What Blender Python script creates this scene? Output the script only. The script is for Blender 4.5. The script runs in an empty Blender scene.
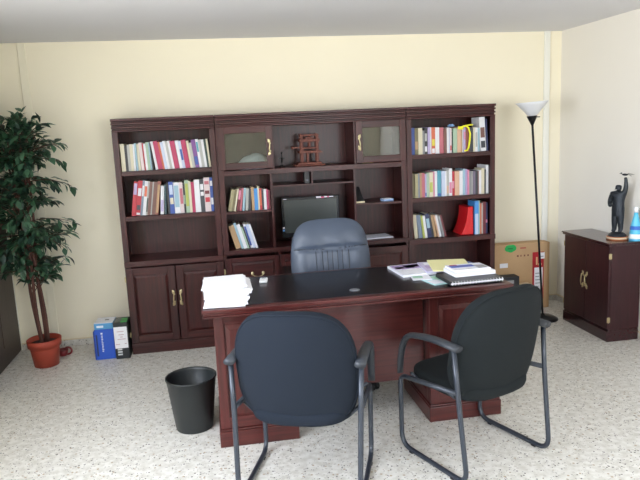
import bpy, math, random
from mathutils import Vector, Matrix
random.seed(7)
COL = bpy.context.scene.collection
R = math.radians
PI = math.pi

# ------------------------------------------------------------------ materials
MATS = {}
def s2l(c):
    return tuple((v/12.92 if v <= .04045 else ((v+.055)/1.055)**2.4) for v in (x/255 for x in c))
def mat(name, rgb, rough=.5, metal=0, spec=.5, coat=0, bump=0, bscale=200, var=0, vscale=20, srgb=True):
    if name in MATS: return MATS[name]
    m = bpy.data.materials.new(name); m.use_nodes = True
    nt = m.node_tree; b = nt.nodes['Principled BSDF']
    c = s2l(rgb) if srgb else rgb
    b.inputs['Base Color'].default_value = (*c, 1)
    b.inputs['Roughness'].default_value = rough
    b.inputs['Metallic'].default_value = metal
    b.inputs['Specular IOR Level'].default_value = spec
    b.inputs['Coat Weight'].default_value = coat
    b.inputs['Coat Roughness'].default_value = .15
    tc = nt.nodes.new('ShaderNodeTexCoord')
    n = nt.nodes.new('ShaderNodeTexNoise'); n.inputs['Scale'].default_value = vscale; n.inputs['Detail'].default_value = 4
    nt.links.new(tc.outputs['Object'], n.inputs['Vector'])
    mx = nt.nodes.new('ShaderNodeMix'); mx.data_type = 'RGBA'
    v = max(var, .02)
    mx.inputs['A'].default_value = (*[x*(1-v) for x in c], 1)
    mx.inputs['B'].default_value = (*[min(1, x*(1+v)) for x in c], 1)
    nt.links.new(n.outputs['Fac'], mx.inputs['Factor'])
    nt.links.new(mx.outputs['Result'], b.inputs['Base Color'])
    if bump:
        n2 = nt.nodes.new('ShaderNodeTexNoise'); n2.inputs['Scale'].default_value = bscale
        nt.links.new(tc.outputs['Object'], n2.inputs['Vector'])
        bp = nt.nodes.new('ShaderNodeBump'); bp.inputs['Strength'].default_value = bump; bp.inputs['Distance'].default_value = .002
        nt.links.new(n2.outputs['Fac'], bp.inputs['Height']); nt.links.new(bp.outputs['Normal'], b.inputs['Normal'])
    MATS[name] = m
    return m

def wood(name, ca, cb, axis, rough=.4, coat=.12):
    m = bpy.data.materials.new(name); m.use_nodes = True; nt = m.node_tree; b = nt.nodes['Principled BSDF']
    tc = nt.nodes.new('ShaderNodeTexCoord'); mp = nt.nodes.new('ShaderNodeMapping')
    sc = [60, 60, 60]; sc[axis] = 3.0
    mp.inputs['Scale'].default_value = sc
    nt.links.new(tc.outputs['Object'], mp.inputs['Vector'])
    n = nt.nodes.new('ShaderNodeTexNoise'); n.inputs['Scale'].default_value = 1; n.inputs['Detail'].default_value = 6; n.inputs['Roughness'].default_value = .65
    nt.links.new(mp.outputs['Vector'], n.inputs['Vector'])
    n2 = nt.nodes.new('ShaderNodeTexNoise'); n2.inputs['Scale'].default_value = 3; n2.inputs['Detail'].default_value = 2
    nt.links.new(tc.outputs['Object'], n2.inputs['Vector'])
    ad = nt.nodes.new('ShaderNodeMath'); ad.operation = 'MULTIPLY_ADD'; ad.inputs[1].default_value = .35
    nt.links.new(n2.outputs['Fac'], ad.inputs[0]); nt.links.new(n.outputs['Fac'], ad.inputs[2])
    cr = nt.nodes.new('ShaderNodeValToRGB')
    cr.color_ramp.elements[0].position = .45; cr.color_ramp.elements[0].color = (*s2l(ca), 1)
    cr.color_ramp.elements[1].position = .85; cr.color_ramp.elements[1].color = (*s2l(cb), 1)
    nt.links.new(ad.outputs[0], cr.inputs['Fac']); nt.links.new(cr.outputs['Color'], b.inputs['Base Color'])
    b.inputs['Roughness'].default_value = rough
    b.inputs['Coat Weight'].default_value = coat; b.inputs['Coat Roughness'].default_value = .2; b.inputs['Specular IOR Level'].default_value = .35
    MATS[name] = m
    return m

WV = wood('cherry_wood_upright_grain', (34, 12, 12), (72, 29, 27), 2)
WH = wood('cherry_wood_level_grain', (34, 12, 12), (72, 29, 27), 0)
WY = wood('cherry_wood_deep_grain', (34, 12, 12), (72, 29, 27), 1)
DV = wood('desk_wood_upright_grain', (54, 22, 21), (86, 38, 35), 2, .3)
DH = wood('desk_wood_level_grain', (54, 22, 21), (86, 38, 35), 0, .3)
RV = wood('mahogany_upright_grain', (38, 16, 20), (62, 28, 32), 2, .4)
RY = wood('mahogany_level_grain', (38, 16, 20), (62, 28, 32), 1, .22, .6)
DOORW = wood('dark_door_wood', (48, 38, 36), (66, 54, 50), 2, .45)
MODELW = wood('reddish_model_wood', (84, 42, 34), (118, 66, 52), 2, .5, 0)
BRASS = mat('brass', (205, 192, 150), .32, 1)
BLACKTOP = mat('black_desk_laminate', (15, 15, 19), .25, 0, .5, 0, 0)
TUBE = mat('grey_enamelled_steel', (48, 54, 64), .38, .3, .5, .3)
FABRIC = mat('charcoal_fabric', (25, 32, 42), .92, 0, .25, 0, .6, 900, .15, 300)
FABRIC2 = mat('green_black_fabric', (24, 29, 31), .92, 0, .25, 0, .6, 900, .15, 300)
ARMP = mat('black_arm_plastic', (44, 48, 54), .42)
LEATHER = mat('dark_blue_leather', (70, 80, 96), .42, 0, .5, .1, .3, 160, .06, 12)
BLKP = mat('black_plastic', (18, 18, 20), .4)
DKGAP = mat('dark_seam', (10, 8, 8), .8)
WALLC = mat('cream_wall_paint', (240, 233, 211), .75, 0, .3, 0, .15, 90, .02, 2)
WALLR = mat('window_lit_wall_paint', (238, 234, 226), .75, 0, .3, 0, .15, 90, .02, 2)  # right wall: window light painted in as a paler wall colour
TRIM2 = mat('off_white_trim_paint', (238, 232, 210), .6)
TRIMW = mat('white_trim_paint', (234, 234, 226), .5)
CEILM = mat('white_ceiling_paint', (222, 222, 226), .8, 0, .3, 0, .1, 60, .02, 2)
PAPER = mat('white_paper', (236, 236, 240), .7)
WHITEP = mat('white_plastic', (232, 234, 236), .4)

def terrazzo():
    m = bpy.data.materials.new('terrazzo'); m.use_nodes = True; nt = m.node_tree; b = nt.nodes['Principled BSDF']
    tc = nt.nodes.new('ShaderNodeTexCoord')
    prev = None
    base = nt.nodes.new('ShaderNodeTexNoise'); base.inputs['Scale'].default_value = 26; base.inputs['Detail'].default_value = 5
    nt.links.new(tc.outputs['Object'], base.inputs['Vector'])
    cr = nt.nodes.new('ShaderNodeValToRGB')
    cr.color_ramp.elements[0].position = .35; cr.color_ramp.elements[0].color = (*s2l((200, 197, 188)), 1)
    cr.color_ramp.elements[1].position = .62; cr.color_ramp.elements[1].color = (*s2l((222, 220, 214)), 1)
    nt.links.new(base.outputs['Fac'], cr.inputs['Fac']); prev = cr.outputs['Color']
    for scale, thr, size, col in ((70, .90, .34, (88, 82, 80)), (48, .88, .32, (176, 160, 138)), (110, .84, .34, (124, 118, 114)), (55, .8, .4, (196, 192, 184))):
        v = nt.nodes.new('ShaderNodeTexVoronoi'); v.inputs['Scale'].default_value = scale
        nt.links.new(tc.outputs['Object'], v.inputs['Vector'])
        sp = nt.nodes.new('ShaderNodeSeparateColor'); nt.links.new(v.outputs['Color'], sp.inputs[0])
        g = nt.nodes.new('ShaderNodeMath'); g.operation = 'GREATER_THAN'; g.inputs[1].default_value = thr
        nt.links.new(sp.outputs[0], g.inputs[0])
        l = nt.nodes.new('ShaderNodeMath'); l.operation = 'LESS_THAN'; l.inputs[1].default_value = size
        nt.links.new(v.outputs['Distance'], l.inputs[0])
        mu = nt.nodes.new('ShaderNodeMath'); mu.operation = 'MULTIPLY'
        nt.links.new(g.outputs[0], mu.inputs[0]); nt.links.new(l.outputs[0], mu.inputs[1])
        mx = nt.nodes.new('ShaderNodeMix'); mx.data_type = 'RGBA'
        nt.links.new(mu.outputs[0], mx.inputs['Factor']); nt.links.new(prev, mx.inputs['A'])
        mx.inputs['B'].default_value = (*s2l(col), 1); prev = mx.outputs['Result']
    nt.links.new(prev, b.inputs['Base Color'])
    b.inputs['Roughness'].default_value = .38
    b.inputs['Specular IOR Level'].default_value = .4
    return m
TERR = terrazzo()

def glassmat(name, tint, alpha):
    m = bpy.data.materials.new(name); m.use_nodes = True; nt = m.node_tree
    for n in list(nt.nodes):
        if n.type == 'BSDF_PRINCIPLED': nt.nodes.remove(n)
    out = [n for n in nt.nodes if n.type == 'OUTPUT_MATERIAL'][0]
    t = nt.nodes.new('ShaderNodeBsdfTransparent'); t.inputs[0].default_value = (*tint, 1)
    g = nt.nodes.new('ShaderNodeBsdfGlossy'); g.inputs['Roughness'].default_value = .02
    f = nt.nodes.new('ShaderNodeLayerWeight'); f.inputs['Blend'].default_value = .3
    a = nt.nodes.new('ShaderNodeMath'); a.operation = 'MULTIPLY_ADD'; a.inputs[1].default_value = .5; a.inputs[2].default_value = alpha
    nt.links.new(f.outputs['Facing'], a.inputs[0])
    mx = nt.nodes.new('ShaderNodeMixShader')
    nt.links.new(a.outputs[0], mx.inputs[0]); nt.links.new(t.outputs[0], mx.inputs[1]); nt.links.new(g.outputs[0], mx.inputs[2])
    nt.links.new(mx.outputs[0], out.inputs[0])
    return m
GLASS = glassmat('tinted_door_glass', (.78, .80, .76), .05)

# ------------------------------------------------------------------ mesh builder
class MB:
    def __init__(s): s.v = []; s.f = []; s.m = []; s.mats = []; s.M = Matrix.Identity(4); s.smooth = []
    def mi(s, m):
        if m not in s.mats: s.mats.append(m)
        return s.mats.index(m)
    def add(s, vs, fs, m, smooth=False):
        o = len(s.v); k = s.mi(m)
        s.v += [tuple(s.M @ Vector(p)) for p in vs]
        for f in fs: s.f.append([i+o for i in f]); s.m.append(k); s.smooth.append(smooth)
    def box(s, x0, y0, z0, x1, y1, z1, m):
        vs = [(x, y, z) for z in (z0, z1) for y in (y0, y1) for x in (x0, x1)]
        s.add(vs, [(0, 2, 3, 1), (4, 5, 7, 6), (0, 1, 5, 4), (2, 6, 7, 3), (0, 4, 6, 2), (1, 3, 7, 5)], m)
    def frust(s, r0, y0, r1, y1, m):
        # r = (x0,z0,x1,z1) rectangles at depths y0 (back) and y1 (front, smaller y)
        vs = [(r0[0], y0, r0[1]), (r0[2], y0, r0[1]), (r0[2], y0, r0[3]), (r0[0], y0, r0[3]),
              (r1[0], y1, r1[1]), (r1[2], y1, r1[1]), (r1[2], y1, r1[3]), (r1[0], y1, r1[3])]
        s.add(vs, [(0, 1, 5, 4), (1, 2, 6, 5), (2, 3, 7, 6), (3, 0, 4, 7), (4, 5, 6, 7), (3, 2, 1, 0)], m)
    def prism(s, poly, z0, z1, m):
        n = len(poly)
        vs = [(x, y, z0) for x, y in poly] + [(x, y, z1) for x, y in poly]
        s.add(vs, [tuple(range(n))[::-1], tuple(range(n, 2*n))] + [(i, (i+1) % n, n+(i+1) % n, n+i) for i in range(n)], m)
    def lathe(s, prof, m, c=(0, 0, 0), n=32, smooth=True):
        vs = []; fs = []
        for r, z in prof:
            for i in range(n):
                a = 2*PI*i/n; vs.append((c[0]+r*math.cos(a), c[1]+r*math.sin(a), c[2]+z))
        for j in range(len(prof)-1):
            for i in range(n):
                fs.append((j*n+i, j*n+(i+1) % n, (j+1)*n+(i+1) % n, (j+1)*n+i))
        s.add(vs, fs, m, smooth)
    def tube(s, pts, r, m, n=10, closed=False, flat=1.0):
        pts = [Vector(p) for p in pts]; rs = r if isinstance(r, (list, tuple)) else [r]*len(pts)
        vs = []; up = None; N = len(pts)
        for i, p in enumerate(pts):
            if closed: t = pts[(i+1) % N]-pts[i-1]
            else: t = pts[min(i+1, N-1)]-pts[max(i-1, 0)]
            t.normalize()
            if up is None:
                up = Vector((0, 0, 1)) if abs(t.z) < .9 else Vector((1, 0, 0))
            up = (up-t*up.dot(t))
            if up.length < 1e-5: up = t.orthogonal()
            up.normalize(); sd = t.cross(up)
            for k in range(n):
                a = 2*PI*k/n; vs.append(tuple(p+sd*math.cos(a)*rs[i]+up*math.sin(a)*rs[i]*flat))
        fs = []
        for i in range(N if closed else N-1):
            for k in range(n):
                a = i*n; b = ((i+1) % N)*n
                fs.append((a+k, a+(k+1) % n, b+(k+1) % n, b+k))
        if not closed: fs += [tuple(range(n))[::-1], tuple((N-1)*n+k for k in range(n))]
        s.add(vs, fs, m, True)
    def ball(s, c, r, m, n=12, sc=(1, 1, 1)):
        prof = [(max(1e-4, math.sin(PI*i/n)), -math.cos(PI*i/n)) for i in range(n+1)]
        vs = []; fs = []
        for a, z in prof:
            for i in range(n):
                t = 2*PI*i/n; vs.append((c[0]+r*sc[0]*a*math.cos(t), c[1]+r*sc[1]*a*math.sin(t), c[2]+r*sc[2]*z))
        for j in range(n):
            for i in range(n): fs.append((j*n+i, j*n+(i+1) % n, (j+1)*n+(i+1) % n, (j+1)*n+i))
        s.add(vs, fs, m, True)
    def build(s, name, parent=None, bevel=0, seg=2, at=None):
        me = bpy.data.meshes.new(name)
        off = Vector((0, 0, 0))
        if at is not None: off = Vector(at)
        me.from_pydata([tuple(Vector(v)-off) for v in s.v], [], s.f)
        for m in s.mats: me.materials.append(m)
        for i, p in enumerate(me.polygons): p.material_index = s.m[i]; p.use_smooth = s.smooth[i]
        me.update()
        o = bpy.data.objects.new(name, me); COL.objects.link(o)
        if parent is not None: o.parent = parent
        elif at is not None: o.location = off
        if bevel:
            b = o.modifiers.new('bevel', 'BEVEL'); b.width = bevel; b.segments = seg; b.limit_method = 'ANGLE'; b.angle_limit = R(35)
        return o

def tag(o, label, cat, group=None):
    o['label'] = label; o['category'] = cat
    if group: o['group'] = group
    return o
def thing(name, label, cat, loc=(0, 0, 0), rz=0, group=None):
    o = bpy.data.objects.new(name, None); COL.objects.link(o); o.empty_display_size = .1
    o.location = loc; o.rotation_euler = (0, 0, rz)
    return tag(o, label, cat, group)
def arc(c, r, a0, a1, n, plane='yz', x=0):
    out = []
    for i in range(n+1):
        a = a0+(a1-a0)*i/n
        p, q = c[0]+r*math.cos(a), c[1]+r*math.sin(a)
        out.append((x, p, q) if plane == 'yz' else (p, q, x))
    return out
def rounded(pts, rad, n=6):
    # polyline with rounded corners
    out = [Vector(pts[0])]
    for i in range(1, len(pts)-1):
        a, b, c = Vector(pts[i-1]), Vector(pts[i]), Vector(pts[i+1])
        r = rad[i] if isinstance(rad, (list, tuple)) else rad
        d1 = (a-b).normalized(); d2 = (c-b).normalized()
        r = min(r, (a-b).length*.49, (c-b).length*.49)
        p, q = b+d1*r, b+d2*r
        for k in range(n+1):
            t = k/n; out.append(p*(1-t)**2+b*2*t*(1-t)+q*t*t)
    out.append(Vector(pts[-1]))
    return [tuple(v) for v in out]

# ------------------------------------------------------------------ room
XL, XR, YB, YF, H = -.947, 3.804, .383, -6.6, 2.418
def struct(name, mb, **k):
    o = mb.build(name, **k); o['kind'] = 'structure'; return o
b = MB(); b.box(XL-.2, YF-.2, -.1, XR+.2, YB+.2, 0, TERR); struct('floor', b)
b = MB(); b.box(XL-.2, YF-.2, H, XR+.2, YB+.2, H+.1, CEILM); struct('ceiling', b)
b = MB(); b.box(XL-.2, YB, 0, XR+.2, YB+.15, H, WALLC); struct('wall_back', b)
b = MB(); b.box(XR, YF, 0, XR+.15, YB, H, WALLR); struct('wall_right', b)
# left wall with window opening
wy0, wy1, wz0, wz1 = -5.3, -2.35, .85, 2.25
b = MB()
b.box(XL-.15, YF, 0, XL, wy0, H, WALLC); b.box(XL-.15, wy1, 0, XL, YB, H, WALLC)
b.box(XL-.15, wy0, 0, XL, wy1, wz0, WALLC); b.box(XL-.15, wy0, wz1, XL, wy1, H, WALLC)
struct('wall_left', b)
fx0, fx1, fz0, fz1 = 1.95, 3.45, .85, 2.15
b = MB()
b.box(XL-.15, YF-.15, 0, fx0, YF, H, WALLC); b.box(fx1, YF-.15, 0, XR+.15, YF, H, WALLC)
b.box(fx0, YF-.15, 0, fx1, YF, fz0, WALLC); b.box(fx0, YF-.15, fz1, fx1, YF, H, WALLC)
struct('wall_front', b)
ALU = mat('window_aluminium', (190, 192, 194), .35, .6)
b = MB()
X = XL-.10
for y in (wy0+.02, (wy0+wy1)/2, wy1-.02): b.box(X-.03, y-.025, wz0, X+.03, y+.025, wz1, ALU)
for z in (wz0+.02, wz1-.02): b.box(X-.03, wy0, z-.02, X+.03, wy1, z+.02, ALU)
struct('window_1', b)
b = MB()
Y = YF-.10
for x in (fx0+.02, (fx0+fx1)/2, fx1-.02): b.box(x-.025, Y-.03, fz0, x+.025, Y+.03, fz1, ALU)
for z in (fz0+.02, fz1-.02): b.box(fx0, Y-.03, z-.02, fx1, Y+.03, z+.02, ALU)
struct('window_2', b)
# vertical trims on the back wall
b = MB(); b.box(-.684, YB-.014, 0, -.622, YB, H, TRIM2); struct('trim_1', b, bevel=.006)
b = MB(); b.box(3.636, YB-.02, 0, 3.690, YB, H, TRIMW); struct('trim_2', b, bevel=.006)
b = MB(); b.box(XL, YB-.03, 0, XL+.028, YB, 2.1, TRIMW); struct('trim_3', b, bevel=.004)
# baseboards
CAP = mat('cream_baseboard_cap', (222, 208, 176), .6)
def base(name, x0, y0, x1, y1):
    b = MB(); b.box(x0, y0, 0, x1, y1, .05, TERR); b.box(x0, y0, .05, x1, y1, .058, CAP); struct(name, b)
base('baseboard_back', XL+.03, YB-.012, XR-.012, YB)
base('baseboard_right', XR-.012, YF, XR, YB)
# dark door on left wall
b = MB(); b.box(XL, -.62, .012, XL+.03, YB-.036, 2.06, DOORW)
for y0, y1 in ((-.50, -.20), (-.06, .24)):
    for z0, z1 in ((.16, .95), (1.08, 1.92)):
        b.box(XL+.03, y0, z0, XL+.036, y1, z1, DOORW)
d1 = struct('door_1', b, bevel=.003)
b = MB(); b.lathe([(.0001, 0), (.012, 0), (.012, .03), (.028, .045), (.028, .06), (.0001, .068)], BRASS, n=16)
hd = b.build('handle', d1); hd.rotation_euler = (0, R(90), 0); hd.location = (XL+.03, -.56, 1.0)
b = MB(); b.box(XL+.001, -.70, 0, XL+.02, -.621, 2.13, TRIMW); b.box(XL+.001, -.70, 2.061, XL+.02, YB-.036, 2.13, TRIMW); struct('trim_4', b)

# ------------------------------------------------------------------ case furniture helpers
def pull(parent, M, mirror=1):
    """ornate upright brass pull: scrolled back plates and a bowed grip, facing -Y, centred at origin of M"""
    b = MB(); b.M = M
    for s in (1, -1):
        b.ball((0, -.003, s*.046), .0115, BRASS, 8, (1, .35, 1.35))
        b.ball((.006*mirror, -.003, s*.030), .007, BRASS, 8, (1, .35, 1.2))
        b.ball((-.006*mirror, -.003, s*.057), .006, BRASS, 8, (1, .35, 1.2))
        b.tube([(0, -.002, s*.038), (0, -.016, s*.038)], .0035, BRASS, 8)
    pts = []; rs = []
    for i in range(15):
        t = -1+2*i/14
        pts.append((.002*mirror*math.sin(t*PI), -.015-.003*(1-t*t), t*.042)); rs.append(.0028+.0026*(1-abs(t)))
    b.tube(pts, rs, BRASS, 8)
    return b.build('handle', parent)
def knob(parent, x, y, z):
    b = MB(); b.M = Matrix.Translation((x, y, z)) @ Matrix.Rotation(R(90), 4, 'X')
    b.lathe([(.0001, 0), (.010, 0), (.006, .004), (.005, .012), (.012, .018), (.013, .023), (.007, .028), (.0001, .029)], BRASS, n=16)
    return b.build('knob', parent)
def hinge(parent, x, y, z, d=(1, 0)):
    b = MB(); b.tube([(x, y, z-.022), (x, y, z+.022)], .0045, BRASS, 8)
    b.box(x-.010*abs(d[0])-.002, y-.010*abs(d[1])-.002, z-.020, x+.010*abs(d[0])+.002, y+.010*abs(d[1])+.002, z+.020, BRASS)
    return b.build('hinge', parent)
def raised_door(root, x0, x1, z0, z1, y, mv, mh, name='door', st=.055, horizontal=False):
    """frame and raised-panel front, its face at y, 2 cm thick behind"""
    b = MB(); t = .02
    b.box(x0, y, z0, x0+st, y+t, z1, mv); b.box(x1-st, y, z0, x1, y+t, z1, mv)
    b.box(x0+st, y, z0, x1-st, y+t, z0+st, mh); b.box(x0+st, y, z1-st, x1-st, y+t, z1, mh)
    a = (x0+st, z0+st, x1-st, z1-st); g = .022
    pm = mh if horizontal else mv
    b.box(a[0], y+.011, a[1], a[2], y+t, a[3], pm)
    b.frust((a[0]+.003, a[1]+.003, a[2]-.003, a[3]-.003), y+.011, (a[0]+g, a[1]+g, a[2]-g, a[3]-g), y+.002, pm)
    # moulded inner lip of frame
    return b.build(name, root, bevel=.0025)
def crown(root, x0, x1, z0, z1, y, lip_l, lip_r, loc):
    b = MB(); hgt = z1-z0
    prof = [(0, 0), (.004, .002), (.004, .2), (.009, .24), (.009, .44), (.014, .48), (.014, .66), (.02, .70), (.02, .94), (.016, 1.0)]
    # stepped boxes
    steps = [(0, .12, .004), (.12, .25, -.016), (.25, .40, .008), (.40, .53, -.012), (.53, .68, .012), (.68, .80, -.008), (.80, 1, .018)]
    for a, c, o in steps:
        b.box(x0-(o if lip_l else 0), y-o, z0+hgt*a, x1+(o if lip_r else 0), .335, z0+hgt*c, WH)
    return b.build('crown_moulding', root)

CR0, TOP = 1.714, 1.812
def bookcase(x0, label, lower_doors, shelves, counter):
    W = .752; x1 = x0+W; root = thing('bookcase', label, 'bookcase', (x0+W/2, .17, 0))
    at = root.location
    def B(): return MB()
    def put(b, n, **k):
        return b.build(n, root, at=at, **k)
    # children share root's origin
    for xa in (x0, x1-.02):
        b = B(); b.box(xa, .02, 0, xa+.02, .335, CR0, WV)
        b.box(xa if xa == x0 else x1-.042, 0, .09, xa+.042 if xa == x0 else x1, .02, CR0, WV); put(b, 'side_panel', bevel=.002)
    b = B(); b.box(x0+.02, .325, .09, x1-.02, .334, CR0, WV); put(b, 'back_panel')
    b = B()
    for a, c, o in [(0, .12, .004), (.12, .25, -.016), (.25, .40, .008), (.40, .53, -.012), (.53, .68, .012), (.68, .80, -.008), (.80, 1, .018)]:
        h = TOP-CR0; b.box(x0, -o, CR0+h*a, x1, .335, CR0+h*c, WH)
    put(b, 'crown_moulding', bevel=.003)
    b = B(); b.box(x0, -.008, 0, x1, .02, .088, WH); b.box(x0, -.012, .0, x1, -.0081, .07, WH); put(b, 'base_plinth', bevel=.003)
    b = B(); b.box(x0+.0201, .0201, .09, x1-.0201, .3249, .105, WH); put(b, 'bottom_shelf')
    for z in shelves:
        b = B(); b.box(x0+.0425, .004, z-.034, x1-.0425, .018, z, WH); b.box(x0+.0205, .0201, z-.02, x1-.0205, .3245, z, WH); put(b, 'shelf', bevel=.0015)
    z = counter
    b = B(); b.box(x0, -.012, z-.042, x1, .0199, z, WH); b.box(x0+.0205, .0201, z-.025, x1-.0205, .3245, z, WH); put(b, 'counter', bevel=.003)
    if lower_doors:
        xm = (x0+x1)/2
        for xa, xb, sgn in ((x0+.004, xm-.004, 1), (xm+.004, x1-.004, -1)):
            d = raised_door(root, xa-at[0], xb-at[0], .095, z-.05, -.021-at[1], WV, WH, 'door')
            hx = (xm-.028 if sgn == 1 else xm+.028)-at[0]
            pull(d, Matrix.Translation((hx, -.021-at[1], .43)), sgn)
            ex = (xa if sgn == 1 else xb)-at[0]
            for hz in (.16, .60): hinge(d, ex, -.012-at[1], hz)
    return root
bc1 = bookcase(0, 'dark cherry bookcase with two closed lower doors, left end of the wall unit', True, [1.422, 1.080], .735)
bc2 = bookcase(2.259, 'dark cherry bookcase with an open lower bay, right end of the wall unit', False, [1.431, 1.080], .742)

# centre unit: credenza + hutch
x0, x1 = .755, 2.2555
root = thing('credenza', 'low dark cherry credenza with drawers under the hutch and screen', 'credenza', ((x0+x1)/2, .17, 0)); at = root.location
def put(b, n, **k): return b.build(n, root, at=at, **k)
b = MB(); b.box(x0, -.014, .730, x1, .335, .765, WH); b.box(x0, -.0165, .741, x1, -.0141, .759, WH); put(b, 'counter', bevel=.004)
for xa in (x0, x1-.02, 1.185, 1.81):
    b = MB(); b.box(xa, .0, .0, xa+.02, .335, .7295, WV); put(b, 'side_panel')
b = MB(); b.box(x0+.021, .325, .09, x1-.021, .334, .7295, WV); put(b, 'back_panel')
b = MB(); b.box(x0, -.008, 0, 1.2, -.0005, .088, WH); put(b, 'base_plinth', bevel=.003); b = MB(); b.box(1.815, -.008, 0, x1, -.0005, .088, WH); put(b, 'base_plinth', bevel=.003)
def drawer(xa, xb, za, zb, name='drawer', h='bail', panel=True):
    d = raised_door(root, xa-at[0], xb-at[0], za, zb, -.021-at[1], WV, WH, name, .035 if h == 'bail' else .05, True)
    return d
def bail(parent, x, z, y):
    b = MB()
    for s in (-1, 1):
        b.ball((x+s*.042, y-.002, z), .012, BRASS, 8, (1, .3, 1.2)); b.tube([(x+s*.042, y, z), (x+s*.042, y-.022, z)], .004, BRASS, 8)
    b.tube([(x+.042*math.cos(a), y-.024, z-.022*math.sin(a)) for a in [PI*i/12 for i in range(13)]], .0035, BRASS, 8)
    return b.build('handle', parent)
for xa, xb in ((.775, 1.183),):
    for za, zb in ((.40, .705), (.10, .392)):
        d = drawer(xa, xb, za, zb); bail(d, .98-at[0]+.03, (za+zb)/2+.02, -.021-at[1])
d = drawer(1.195, 1.805, .612, .705, 'pencil_drawer', 'bail'); bail(d, 1.5-at[0], .655, -.021-at[1])
d = raised_door(root, 1.832-at[0], 2.248-at[0], .10, .705, -.021-at[1], WV, WH, 'door'); knob(d, 1.862-at[0], -.021-at[1], .60)

root = thing('hutch', 'cherry hutch with two glass doors standing on the credenza', 'hutch', ((x0+x1)/2, .17, .765)); at = root.location
CT = .7655; zb = CT
for xa, xb in ((x0, .80), (x1-.045, x1)):
    b = MB(); b.box(xa, 0, zb, xb, .02, CR0, WV); xs = xa if xa == x0 else xb-.018
    b.box(xs, .0201, zb, xs+.018, .335, CR0, WV); put(b, 'side_panel', bevel=.002)
b = MB()
for xa, xb in ((x0+.019, 1.151), (1.168, 1.815), (1.834, x1-.019)):
    b.box(xa, .325, zb, xb, .334, 1.355, WV)
b.box(x0+.019, .325, 1.386, x1-.019, .334, CR0, WV); put(b, 'back_panel')
b = MB()
for a, c, o in [(0, .12, .004), (.12, .25, -.016), (.25, .40, .008), (.40, .53, -.012), (.53, .68, .012), (.68, .80, -.008), (.80, 1, .018)]:
    h = TOP-CR0; b.box(x0, -o, CR0+h*a, x1, .335, CR0+h*c, WH)
put(b, 'crown_moulding', bevel=.003)
b = MB(); b.box(.8005, .0, 1.345, x1-.0455, .0195, 1.385, WH); b.box(x0+.019, .0205, 1.356, x1-.019, .3245, 1.385, WH); put(b, 'shelf', bevel=.002)
for xa in (1.151, 1.816):
    b = MB(); b.box(xa, .004, zb, xa+.017, .334, 1.3445, WV); put(b, 'divider')
for xa in (1.176, 1.829):
    b = MB(); b.box(xa, .004, 1.386, xa+.017, .3245, CR0, WV); put(b, 'divider')
def shelf(xa, xb, z, t=.015, y=.01):
    b = MB(); b.box(xa, y, z-t, xb, .3245, z, WH); put(b, 'shelf')
shelf(.801, 1.1505, 1.067, .018); shelf(1.8335, 2.2095, 1.067, .018); shelf(1.1685, 1.8155, 1.252, .014)
b = MB(); b.box(1.478, .012, 1.2525, 1.490, .3245, 1.3555, WV); put(b, 'divider')
def glass_door(xa, xb, hx, mir):
    za, zt = 1.392, 1.718; st = .052; y = -.02
    b = MB(); b.box(xa, y, za, xa+st, y+.019, zt, WV); b.box(xb-st, y, za, xb, y+.019, zt, WV)
    b.box(xa+st, y, za, xb-st, y+.019, za+st, WH); b.box(xa+st, y, zt-st, xb-st, y+.019, zt, WH)
    d = b.build('door', root, at=at, bevel=.003)
    b = MB(); b.box(xa+st, y+.010, za+st, xb-st, y+.013, zt-st, GLASS); b.build('glass_pane', d, at=at)
    h = pull(d, Matrix.Translation((hx-at[0], y-at[1], 1.552-at[2])), mir)
glass_door(.768, 1.186, 1.158, 1)
glass_door(1.842, 2.248, 1.868, -1)

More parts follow.
